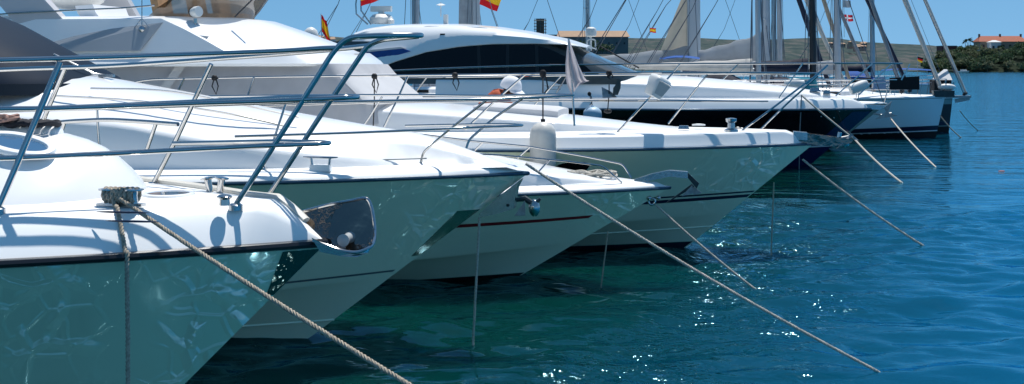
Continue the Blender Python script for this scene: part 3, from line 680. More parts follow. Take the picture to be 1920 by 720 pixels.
# wipers
for a, c in (((1195,131),(1120,92)), ((1135,137),(1090,106))):
    MB().tube([b5.at(a[0],a[1],.5)+Vector((.05,0,.05)), b5.at(c[0],c[1],.6)+Vector((.08,0,.08))], .02, 6).build('wiper', BLACKP, wsn)
# radar and antennas on the roof
c = b5.at(715,46,0); rd = MB().lathe([(.30,0),(.34,.08),(.34,.18),(.25,.27),(.10,.30)], c+Vector((0,0,.02)), n=20).build('radar_dome', PLAST, b5.root)
MB().box(c+Vector((.0,0,.46)), (.62,.16,.16)).lathe([(.10,.28),(.08,.40)], c).build('scanner_bar', PLAST, rd)
MB().lathe([(.10,0),(.10,.10),(.04,.15)], b5.at(733,44,.2)).build('horn', PLAST, rd)
m5 = MB().tube(b5.P([(690,46,0),(668,26,0),(667,8,0),(672,-30,0)]), .025, 6).tube(b5.P([(696,46,0),(677,20,0),(676,-20,0)]), .025, 6).build('signal_mast', STEEL, b5.root)
c = b5.at(836,44,0); MB().box(c+Vector((0,0,.12)), (.12,.12,.28)).tube([c+Vector((-.15,0,.2)), c+Vector((-.15,0,.62))], .015, 6).lathe([(.05,.52),(.14,.54),(.05,.58)], c+Vector((-.15,0,0))).build('antenna', PLAST, b5.root)
# stripes on the white topside
for sd in (1,-1):
    pass
r5 = .022
t5 = MB().tube(fillet(b5.P([(700,134,2.4),(860,127,2.35),(1000,122.5,2.2),(1200,120,1.7),(1400,119,1.1),(1560,118.5,.55),(1660,118.5,.15),(1692,119,.03)]), .3), r5, 8).build('bow_rail', CHROME, b5.root)
def sub5(pts, r=.02, nm='stanchion'): return MB().tube(fillet(b5.P(pts), .2), r, 6).build(nm, CHROME, t5)
sub5([(1692,119,-.03),(1640,118.5,-.2),(1500,119,-.75),(1300,120,-1.4),(1100,121,-2.0),(860,126,-2.35)], r5, 'rail_tube')
sub5([(1400,150,1.1),(1560,149,.5),(1688,149.5,.05),(1560,149,-.5)], .015, 'rail_tube')
for x0_, y0_, x1_, y1_, s_ in ((1567,180,1636,119,.40),(1455,192,1505,119,.95),(1333,172,1385,119,-1.0),(1230,174,1275,120,1.6),(1690,150,1706,120,.03),(1040,180,1075,122,2.1),(1610,178,1672,119,-.2)): sub5([(x0_,y0_,s_),(x1_,y1_,s_)])
horn_cleat(b5, b5.at(1038,168,2.0), .5, .1, b5.root, m=GALV)
MB().box(b5.at(1528,168,.3), (.3,.2,.10), taper=.7).box(b5.at(1550,172,.3), (.2,.2,.10), taper=.7).build('deck_fitting', STEEL, b5.root)
P = b5.P([(1620,196,.12),(1662,198,.12),(1650,206,.12),(1620,204,.12)])
MB().prism(P, (0,.24,0)).build('bow_roller', STEEL, b5.root, smooth=False)
for px, py in ((1516,208),(1528,216),(1552,207),(1556,219)):
    p = b5.at(px, py, 0); d = h5.pd(.8,0).x-p.x; w = .24+.76*(p.z-.5)/(b5.tipz-.5)
    MB().ball(h5.pd(max(.3,min(.97,w)), max(.05,d), 1, .01), .022, 6).build('hull_fitting', CHROME, b5.root)
# ================================================================ ropes
def sag(a, b, k, n=24):
    a = Vector(a); b = Vector(b); out = []
    for i in range(n+1):
        t = i/n; p = a.lerp(b, t); p.z -= k*4*t*(1-t); out.append(p)
    return out
RG = 'mooring lines'
def rope(label, pts, r, m=ROPE, strand=None, group=RG, n=6, name='mooring_rope'):
    mb = MB()
    if strand: mb.strand(pts, r, strand[0], strand[1])
    else: mb.tube(pts, r, n)
    return tag(mb.build(name, m, None), label, 'rope', group)
# nearest line: turns round the cleat, then leads down to the water
c0_ = CL1+Vector((0,0,.012))
coil = []
for i in range(140):
    a = 2*math.pi*i/19; coil.append(b1.w(c0_+Vector((-.078+.156*i/139, .037*math.cos(a), .036+.030*math.sin(a)))))
mb = MB().strand(coil, .0115, .055, .005)
coil2 = [b1.w(c0_+Vector((.055*math.cos(a)*(1+.1*math.sin(3*a)), .034*math.sin(a), .052+.012*math.sin(2*a)))) for a in [2*math.pi*i/36*2.2 for i in range(36)]]
mb.strand(coil2, .0115, .055, .005)
def dz1(x, sd):
    b_, z_ = h1.bz(x); w_ = min(.21, b_*.55); g_ = .19*min(1, b_/(.21*1.2)); d_ = max(0, b_-abs(sd)); return z_+g_*(1-(1-min(1, d_/w_))**1.15)
A = b1.w(CL1+Vector((.0,-.035,.045))); D = b1.w(b1.at(765,720,1.15)); E = D+(D-A)*((D.z+.15)/(A.z-D.z))
mb.strand(sag(A, D, .012, 20)+[D.lerp(E,.5), E], .0105, .055, .006)
tag(mb.build('mooring_rope', ROPE, None), 'twisted tan rope coming off the front cleat and slanting down right to the frame edge', 'rope', RG)
P = [b1.w(CL1+Vector((-.03,-.03,.05)))]
xe_ = -1.0
for _ in range(30):
    q_ = b1.w(Vector((xe_, -(h1.bz(xe_)[0]+.03), 1.86))); xe_ += .004*(238-(960+F*q_.x/q_.y))/10
for k in range(1, 13):
    t_ = k/12; x_ = CL1.x-.02+(xe_-CL1.x+.02)*t_; sd_ = -CL1.y+.03+(h1.bz(xe_)[0]+.03+CL1.y-.03)*t_
    P.append(b1.w(Vector((x_, -sd_, dz1(x_, min(sd_, h1.bz(x_)[0]-.002))+.016))))
P.append(Vector((P[-1].x+.004, P[-1].y-.012, P[-1].z-.10))); P.append(Vector((P[-1].x+.004, P[-1].y, P[-1].z-.25)))
P = spline(P, 6); P.append(Vector((P[-1].x, P[-1].y, -.2)))
mb = MB().strand(P, .0105, .055, .006)
tag(mb.build('mooring_rope', ROPE, None), 'twisted tan rope hanging straight down from the front cleat over the nearest hull', 'rope', RG)
e = WZ(1645,696); rope('longest pale rope from the second bow slanting across the open water', sag(b2.w(b2.at(986,307,0)), e, .06)+[e+Vector((.25,-.1,-.2))], .0145, ROPEW, (.09,.012))
e = WZ(1425,549); rope('pale rope slanting from the chrome bow eye of the small red striped motorboat', sag(b3.w(b3.at(1230,384,0)), e, .03)+[e+Vector((.2,-.1,-.2))], .014, ROPEW, (.09,.02))
e = WZ(1743,468); rope('pale rope slanting down right from the stem of the flybridge yacht', sag(b4.w(b4.at(1505,299,0)), e, .05)+[e+Vector((.2,-.1,-.2))], .018, ROPEW, (.11,.025))
e = WZ(887,640); rope('thin rope hanging straight down beneath the stowed plate anchor', sag(b2.w(b2.at(899,408,0)), e, .0, 6)+[e+Vector((0,-.05,-.3))], .013, ROPEW, (.09,.014))
e = WZ(1127,537); rope('weedy brown rope dropping to the water under the small red striped motorboat', sag(b3.w(b3.at(1140,434,0)), e, 0., 6)+[e+Vector((0,-.05,-.3))], .010, ROPE)
e = WZ(1446,470); rope('grey rope hanging straight down from the flybridge yacht stem', sag(b4.w(b4.at(1451,342,0)), e, 0., 6)+[e+Vector((0,-.05,-.3))], .010, ROPE)
A = b5.w(b5.at(1502,178,1.15)); B = b5.w(b5.at(1603,262,1.4)); e = WZ(1690,342); rope('long pale rope from the black hulled yacht passing behind the steel anchor', sag(A, B, .02, 8)+sag(B, e, .05)[1:]+[e+Vector((.2,-.1,-.2))], .024, ROPEW)
e = WZ(1640,296); rope('short second strand beside the long rope of the black hulled yacht', sag(B+Vector((0,.05,.05)), e, .05)+[e+Vector((.2,-.1,-.2))], .020, ROPEW)
A = b5.w(b5.at(1503,178,1.25)); rope('dark grey rope hanging vertically down the black hull', [A, Vector((A.x-.06,A.y-.03,.9)), Vector((A.x-.08,A.y-.05,-.2))], .014, GREYS)
# coil of line lying on the bow of boat three
mb = MB(); rnd = random.Random(3); pts = []
for i in range(70):
    a = i*.62; r_ = .10+.05*math.sin(i*.9)
    pts.append(b3.w(b3.at(1108+28*math.sin(i*.23), 333-3*math.cos(i*.4), .05)+Vector((r_*math.cos(a)*1.4, r_*math.sin(a), .03+.035*abs(math.sin(i*1.7))))))
mb.tube(spline(pts, 4), .014, 6); tag(mb.build('rope_coil', ROPEW, None), 'tangled coil of pale rope lying on the small motorboat bow', 'rope')
# dark rope heap on the trunk of boat one
mb = MB(); pts = []; rnd = random.Random(5)
for i in range(90):
    t = i/89; c = b1.at(-40+128*t, 241-2*t, .05)
    pts.append(b1.w(c+Vector((.05*math.cos(i*.8), .09*math.sin(i*.8), .012+.03*abs(math.sin(i*1.3))*(1-t*.6)))))
mb.tube(spline(pts, 4), .014, 7); tag(mb.build('rope_heap', mat('rope_black', (.02,.02,.026), .8, nz=(40,.5)), None), 'heap of dark rope lying on top of the nearest cabin trunk', 'rope')
mb = MB(); pts = []
for i in range(30):
    c = b1.at(6+20*math.sin(i*.7), 238-3*math.cos(i*.5), .12); pts.append(b1.w(c+Vector((.03*math.cos(i*.9), .04*math.sin(i*.9), .04+.01*math.sin(i)))))
mb.tube(spline(pts, 4), .010, 6); tag(mb.build('rope_coil', mat('rope_rusty', (.42,.25,.20), .9, nz=(40,.3)), None), 'reddish tan rope loop lying on the dark rope heap', 'rope')
# ================================================================ fenders and hanging cords
def fender(label, boat, px, top, bot, side, r, railpt, m, ends):
    a = boat.w(boat.at(px, top, side)); b_ = boat.w(boat.at(px, bot, side)); L = a.z-b_.z
    root = thing('fender', label, 'fender', b_, 0, 'fenders hung on the yachts')
    MB().lathe([(r*.15,-.0),(r*.55,.02*L),(r*.88,.09*L),(r,.2*L),(r,.72*L),(r*.93,.84*L),(r*.70,.93*L),(r*.36,.985*L),(r*.14,L)], n=24).build('fender_body', m, root)
    MB().lathe([(r*.20,L*.985),(r*.16,L*1.05),(r*.05,L*1.06)], n=10).build('fender_eye', ends, root)
    rp = boat.w(boat.at(*railpt))-b_
    MB().tube([Vector((0,0,L*1.03)), Vector((rp.x*.5,rp.y*.5,(L+rp.z)/2)), rp], .012, 6).tube([rp+Vector((0,0,.04)), rp+Vector((.05,-.03,-.08)), rp+Vector((.07,-.03,-.22)), rp+Vector((.01,-.02,-.30))], .012, 6).ball(rp+Vector((0,-.01,0)), (.05,.035,.06), 8).build('cord', CORDK, root)
    return root
fender('big cream cylinder fender hanging at the side of the flybridge yacht', b4, 1018, 228, 322, 2.02, .186, (1018,138,1.45), FEND, CORDK)
fender('small pale blue fender hanging against the black hull', b5, 1111, 200, 246, 2.45, .25, (1105,176,2.4), FENDB, FENDB)
def cord(label, boat, px, py, side, L, tail=0):
    c = boat.w(boat.at(px, py, side)); mb = MB().ball(c, (.045,.04,.045), 8)
    mb.tube([c, c+Vector((-.03,-.02,-L*.5)), c+Vector((.03,-.02,-L)), c+Vector((.06,-.02,-L*.5)), c+Vector((.02,0,0))], .010, 6)
    if tail: mb.tube([c, c+Vector((.0,-.01,-tail*.5)), c+Vector((-.02,0,-tail))], .009, 6).ball(c+Vector((-.02,0,-tail)), (.06,.06,.035), 8)
    return tag(mb.build('tied_cord', CORDK, None), label, 'cord', 'black cords tied to the yacht rails')
cord('short black cord looped on the rail before the grey canvas cover', b4, 402, 146, 2.08, .24)
cord('long black cord dropping from the rail to the white deck behind the leaning pulpit', b4, 702, 143, 1.85, .24, .78)
cord('small black cord looped on the rail under the dark side windows', b4, 853, 141, 1.68, .22)
cord('black cord with beads hanging under the dark anchor shank', b4, 1142, 137, 1.2, .10, .55)
# ================================================================ spare anchor and rescue light on the rail of boat four
o = b4.w(b4.at(1135,150,1.18)); an = thing('spare_anchor', 'dark grey plough anchor with bent shank hung on the bow rail', 'anchor', o)
bl = lambda x, y, s: b4.w(b4.at(x, y, s))-o
sh = [bl(1098,143,1.18), bl(1130,146,1.18), bl(1158,147,1.18), bl(1164,150,1.18), bl(1163,165,1.18), bl(1158,178,1.18)]
MB().loft([[p+Vector((a*.0,b_*.045,0))+q for a, b_, q in ((0,-1,Vector((.0,0,.0))),(0,1,Vector((0,0,0))),(0,1,d),(0,-1,d))] for p, d in zip(sh, [Vector((0,0,-.09))]*3+[Vector((-.09,0,-.09)), Vector((-.10,0,0)), Vector((-.07,0,.0))])], True, True, True).build('shank', GALVD, an, smooth=False)
MB().prism([bl(1128,163,1.22), bl(1146,172,1.18), bl(1158,183,1.18), bl(1130,184,1.30)], (0,.012,0)).build('fluke', GALV, an, smooth=False); MB().prism([bl(1128,163,1.10), bl(1158,183,1.14), bl(1130,184,1.0)], (0,.012,0)).build('fluke', GALV, an, smooth=False)
o = b4.w(b4.at(1232,163,1.12)); rl = thing('rescue_light_case', 'boxy white case with grey face clamped to the bow rail', 'rescue light', o)
rot = Matrix.Rotation(R(28), 3, 'Y') @ Matrix.Rotation(R(30), 3, 'Z')
mb = MB(); secs = []
for z, w, d in ((-.155,.09,.09),(-.145,.105,.11),(.10,.145,.145),(.14,.13,.13),(.165,.07,.07)):
    secs.append([rot @ Vector((w*math.copysign(abs(math.cos(a))**.45, math.cos(a)), d*math.copysign(abs(math.sin(a))**.45, math.sin(a)), z)) for a in [2*math.pi*i/24 for i in range(24)]])
mb.loft(secs, True, True, True).build('case_body', PLAST, rl, ang=50)
face = [rot @ Vector((x,-.10-.035*((z+.145)/.245)-.006,z)) for x, z in ((-.075,-.10),(.075,-.10),(.105,.08),(-.105,.08))]
MB().prism(face, rot @ Vector((0,-.006,0))).build('face_plate', PLASTG, rl, smooth=False)
MB().tube([rot @ Vector((-.12,-.145,.10)), rot @ Vector((0,-.16,.105)), rot @ Vector((.13,-.145,.10))], .008, 6).ball(rot @ Vector((.15,0,.03)), .03, 8).build('clamp', STEEL, rl)
# ================================================================ person on the side deck of boat four
def person():
    base = b4.w(b4.at(928,224,-.95))
    root = thing('person', 'person in a white cap and orange shirt crouching on the far deck', 'person', base, R(-10))
    J = {}; E = []
    def j(n, p, r): J[n] = (Vector((p[0], p[1], p[2]*(.80 if p[2] > .15 else 1))), r)
    # local frame: +x towards the bow, -y towards the viewer, z up; kneeling, sitting on the heels, bent forward
    j('pelvis',(-.16,0,.22),.135); j('waist',(-.08,0,.32),.125); j('chest',(.06,0,.44),.145); j('neck0',(.15,-.01,.53),.075); j('neck',(.19,-.02,.57),.058)
    for s, n in ((-1,'r'),(1,'l')):
        j('hip'+n,(-.14,s*.10,.20),.105); j('knee'+n,(.20,s*.15,.10),.068); j('ankle'+n,(-.18,s*.13,.05),.042); j('toe'+n,(-.30,s*.14,.03),.034)
        j('sh'+n,(.10,s*.17,.49),.062); j('el'+n,(.22,s*.23,.28),.044); j('wr'+n,(.36,s*.16,.14),.030); j('palm'+n,(.41,s*.145,.10),.032)
        E += [('pelvis','hip'+n),('hip'+n,'knee'+n),('knee'+n,'ankle'+n),('ankle'+n,'toe'+n),('chest','sh'+n),('sh'+n,'el'+n),('el'+n,'wr'+n),('wr'+n,'palm'+n)]
        for k, (dy, L) in enumerate(((-.026,.060),(-.009,.072),(.009,.066),(.025,.05))):
            a = Vector((.45, s*.145+dy, .085)); j(f'f{k}a{n}', a, .0095); j(f'f{k}b{n}', a+Vector((L*.6,0,-.018)), .0085); j(f'f{k}c{n}', a+Vector((L*.9,0,-.048)), .007)
            E += [('palm'+n, f'f{k}a{n}'), (f'f{k}a{n}', f'f{k}b{n}'), (f'f{k}b{n}', f'f{k}c{n}')]
        j('t0'+n,(.40,s*.145-s*.042,.085),.010); j('t1'+n,(.43,s*.145-s*.058,.06),.008); E += [('palm'+n,'t0'+n),('t0'+n,'t1'+n)]
    E += [('pelvis','waist'),('waist','chest'),('chest','neck0'),('neck0','neck')]
    hc = Vector((.285,-.06,.50)); j('headb', hc+Vector((-.055,.02,-.04)), .07); j('headc', hc, .10); j('headt', hc+Vector((.02,-.01,.05)), .085); E += [('neck','headb'),('headb','headc'),('headc','headt')]
    names = list(J); idx = {n: i for i, n in enumerate(names)}
    me = bpy.data.meshes.new('body'); me.from_pydata([J[n][0] for n in names], [(idx[a], idx[b]) for a, b in E], [])
    o = bpy.data.objects.new('body', me); COL.objects.link(o)
    md = o.modifiers.new('skin', 'SKIN'); md.use_smooth_shade = True
    me.skin_vertices[0].data
    for i, n in enumerate(names): me.skin_vertices[0].data[i].radius = (J[n][1], J[n][1])
    me.skin_vertices[0].data[idx['pelvis']].use_root = True
    sb = o.modifiers.new('sub', 'SUBSURF'); sb.levels = 1; sb.render_levels = 1
    bpy.context.view_layer.update()
    ev = o.evaluated_get(bpy.context.evaluated_depsgraph_get()); m2 = bpy.data.meshes.new_from_object(ev)
    o.modifiers.clear(); o.data = m2; m2.materials.clear(); m2.materials.append(SKIN); o.parent = root
    # shirt: slightly larger shell over trunk and upper arms, from lofted rings
    def shell(ch, m, name, g=1.12):
        mb = MB()
        for c in ch:
            pts = [J[n][0] for n in c]; rr = [J[n][1]*g for n in c]; mb.tube(spline(pts, 4), [float(np.interp(i/4, range(len(rr)), rr)) for i in range(4*(len(rr)-1)+1)], 14)
        return mb.build(name, m, root)
    shell([('pelvis','waist','chest','neck0'),('chest','shr','elr'),('chest','shl','ell')], SHIRT, 'shirt', 1.13)
    shell([('waist','pelvis','hipr','kneer'),('pelvis','hipl','kneel')], mat('shorts_navy', (.02,.03,.06), .9), 'shorts', 1.10)
    # face: looks down and towards the bow, a little to the viewer
    fd = Vector((.86,-.42,-.30)).normalized(); sd_ = fd.cross(Vector((0,0,1))).normalized(); up = sd_.cross(fd)
    fm = MB(); f0_ = hc+fd*.088
    fm.lathe([(.020,-.01),(.013,.02),(.006,.03)], f0_-up*.015, fd); fm.build('nose', SKIN, root)
    MB().ball(f0_+sd_*.034+up*.012, .013, 8).ball(f0_-sd_*.034+up*.012, .013, 8).build('eyes', BLACKP, root)
    MB().ball(f0_-up*.055-fd*.006, (.026,.012,.008), 8).build('mouth', mat('lips', (.32,.10,.09), .5), root)
    MB().ball(hc+sd_*.10-fd*.01, (.02,.012,.035), 8).ball(hc-sd_*.10-fd*.01, (.02,.012,.035), 8).build('ears', SKIN, root)
    MB().ball(hc-fd*.02+up*.012, (.112,.112,.112), 14).build('hair', HAIR, root)
    # cap with crown and peak
    rm = Matrix((fd, -sd_, up)).transposed(); mb = MB(); secs = []
    for i in range(9):
        a = i/8*math.pi/2; secs.append([hc+rm @ Vector((.185*math.cos(a)**.75*math.cos(b_)-.02, .175*math.cos(a)**.75*math.sin(b_), .01+.20*math.sin(a))) for b_ in [2*math.pi*k/28 for k in range(28)]])
    mb.loft(secs, True, False, True); cp = mb.build('cap', CAPM, root)
    mb = MB(); rows = []
    for i in range(6):
        t = i/5; rows.append([hc+rm @ Vector(((.15+.15*t)*math.cos(b_), .165*math.sin(b_)*(1-.1*t), .018-.035*t*t)) for b_ in [R(-72+144*k/14) for k in range(15)]])
    mb.loft(rows); mb.loft([[p+Vector((0,0,-.006)) for p in r] for r in rows]); mb.build('peak', CAPM, cp)
person()
# ================================================================ flags
def flag_mat(name, kind):
    m = bpy.data.materials.new(name); m.use_nodes = True; nt = m.node_tree; b = nt.nodes['Principled BSDF']; b.inputs['Roughness'].default_value = .85
    uv = nt.nodes.new('ShaderNodeUVMap'); uv.uv_map = 'UVMap'; sx = nt.nodes.new('ShaderNodeSeparateXYZ'); nt.links.new(uv.outputs[0], sx.inputs[0])
    rp = nt.nodes.new('ShaderNodeValToRGB'); rp.color_ramp.interpolation = 'CONSTANT'; e = rp.color_ramp.elements
    red, yel = (.62,.015,.02,1), (.85,.48,.02,1)
    if kind == 'spain':
        e[0].position = 0; e[0].color = red; e[1].position = .26; e[1].color = yel; k = e.new(.74); k.color = red; nt.links.new(sx.outputs[1], rp.inputs[0]); nt.links.new(rp.outputs[0], b.inputs['Base Color'])
    elif kind == 'tricolour':
        e[0].position = 0; e[0].color = yel; e[1].position = .34; e[1].color = red; k = e.new(.67); k.color = (.01,.01,.01,1); nt.links.new(sx.outputs[1], rp.inputs[0]); nt.links.new(rp.outputs[0], b.inputs['Base Color'])
    elif kind == 'cross':
        def bar(o, c, w):
            n1 = nt.nodes.new('ShaderNodeMath'); n1.operation = 'COMPARE'; n1.inputs[1].default_value = c; n1.inputs[2].default_value = w; nt.links.new(o, n1.inputs[0]); return n1.outputs[0]
        mx = nt.nodes.new('ShaderNodeMath'); mx.operation = 'MAXIMUM'; nt.links.new(bar(sx.outputs[0], .36, .08), mx.inputs[0]); nt.links.new(bar(sx.outputs[1], .5, .1), mx.inputs[1])
        mc = nt.nodes.new('ShaderNodeMix'); mc.data_type = 'RGBA'; mc.inputs['A'].default_value = (.60,.03,.05,1); mc.inputs['B'].default_value = (.8,.8,.8,1); nt.links.new(mx.outputs[0], mc.inputs['Factor']); nt.links.new(mc.outputs['Result'], b.inputs['Base Color'])
    out = nt.nodes['Material Output']; tr = nt.nodes.new('ShaderNodeBsdfTranslucent'); mxs = nt.nodes.new('ShaderNodeMixShader'); mxs.inputs[0].default_value = .5
    nt.links.new(b.inputs['Base Color'].links[0].from_socket, tr.inputs[0]); nt.links.new(b.outputs[0], mxs.inputs[1]); nt.links.new(tr.outputs[0], mxs.inputs[2]); nt.links.new(mxs.outputs[0], out.inputs[0])
    return m
FL = {k: flag_mat('flag_'+k, k) for k in ('spain','tricolour','cross')}
def flag(label, staff, hoist0, hoist1, fly_end0, fly_end1, m, staff_r=.012, wav=.04, name='national_flag', cat='flag', mid0=None, staff_m=None):
    """hoist0/1: bottom and top world points on the staff; fly_end0/1: the outer corners (world)"""
    o = Vector(staff[0]); root = thing(name, label, cat, o, 0, 'small flags on the boats')
    MB().tube([Vector(p)-o for p in staff], staff_r, 6).build('staff', staff_m or STEEL, root)
    nu, nv = 18, 8; vs = []; uvs = []
    a0, a1, e0, e1 = [Vector(p)-o for p in (hoist0, hoist1, fly_end0, fly_end1)]
    out = Vector((0,-1,0))
    for i in range(nu+1):
        for k in range(nv+1):
            u, v = i/nu, k/nv; p = a0.lerp(a1, v).lerp(e0.lerp(e1, v), u); L = (e0-a0).length
            vs.append(p+out*wav*L*math.sin(u*9+v*2)*u**.6+Vector((0,0,wav*.5*L*math.sin(u*6+1)))*u); uvs.append((u, v))
    fs = [(i*(nv+1)+k, (i+1)*(nv+1)+k, (i+1)*(nv+1)+k+1, i*(nv+1)+k+1) for i in range(nu) for k in range(nv)]
    me = bpy.data.meshes.new('cloth'); me.from_pydata(vs, [], fs); uvl = me.uv_layers.new(name='UVMap')
    for l in me.loops: uvl.data[l.index].uv = uvs[l.vertex_index]
    me.polygons.foreach_set('use_smooth', [True]*len(me.polygons)); me.materials.append(m); c = bpy.data.objects.new('cloth', me); COL.objects.link(c); c.parent = root
    return root
Yf = 33.
flag('limp red and yellow flag on a staff above the white satellite dome boat', [W(604,92,Yf), W(602,26,Yf)], W(603,58,Yf), W(603,27,Yf), W(621,86,Yf+.2), W(612,40,Yf), FL['spain'], wav=.10)
Yf = b5.w(b5.at(676,10,0)).y-.1
flag('red and yellow flag on the mast over the hardtop radar', [W(676,14,Yf), W(675,-34,Yf)], W(676,12,Yf), W(676,-26,Yf), W(712,0,Yf), W(714,-30,Yf), FL['spain'], wav=.05)
Yf = 42.
flag('bright red and yellow flag beside the tall pale furled sail', [W(936,56,Yf), W(924,22,Yf), W(900,-60,Yf)], W(899,8,Yf), W(907,-40,Yf), W(932,22,Yf), W(946,-18,Yf), FL['spain'], wav=.05)
Yf = 58.
flag('tiny yellow and red flag left of the tan sail', [W(1218,66,Yf), W(1218,42,Yf)], W(1218,60,Yf), W(1218,52,Yf), W(1230,62,Yf), W(1230,53,Yf), FL['spain'], wav=.05)
Yf = 62.
flag('small red flag with white cross flying high beside the grey mast', [W(1583,70,Yf), W(1582,-20,Yf)], W(1583,40,Yf), W(1583,27,Yf), W(1600,40,Yf), W(1599,28,Yf), FL['cross'], wav=.08)
flag('pale grey courtesy flag above the red cross flag', [W(1580,30,Yf+2), W(1580,-30,Yf+2)], W(1580,14,Yf+2), W(1580,0,Yf+2), W(1596,14,Yf+2), W(1595,1,Yf+2), SAILB, wav=.08)
Yf = 75.
flag('small black red and yellow flag between the slanting forestays', [W(1720,150,Yf), W(1720,100,Yf)], W(1720,114,Yf), W(1720,106,Yf), W(1729,118,Yf), W(1732,109,Yf), FL['tricolour'], wav=.12)
# white pennant hanging from the staff of boat two
o = b2.w(b2.at(1066,74,0)); pn = thing('pennant', 'limp white pennant drooping from the bow staff of the second yacht', 'flag', o)
mb = MB(); prof = [(75,-1,2),(95,-4,9),(120,-6,18),(145,-5,30),(158,-3,40),(178,6,22)]
rows = []
for q_ in range(41):
    py = 75+103*q_/40; l = float(np.interp(py, [a[0] for a in prof], [a[1] for a in prof])); r_ = float(np.interp(py, [a[0] for a in prof], [a[2] for a in prof])); row = []
    for k in range(25):
        t = k/24; yy = py-22*t*max(0,(py-150)/28); p = b2.w(b2.at(1066+l+(r_-l)*t, yy, 0)); fo = min(1,(py-70)/50)
        row.append(p+Vector((0,-.035*math.sin(t*13+py*.02)*fo-.02*math.sin(t*5-py*.05)*fo, 0))-o)
    rows.append(row)
mb.loft(rows); mb.build('cloth', mat('pennant_cloth', (.74,.66,.66), .9, nz=(10,.1), transl=.5), pn)
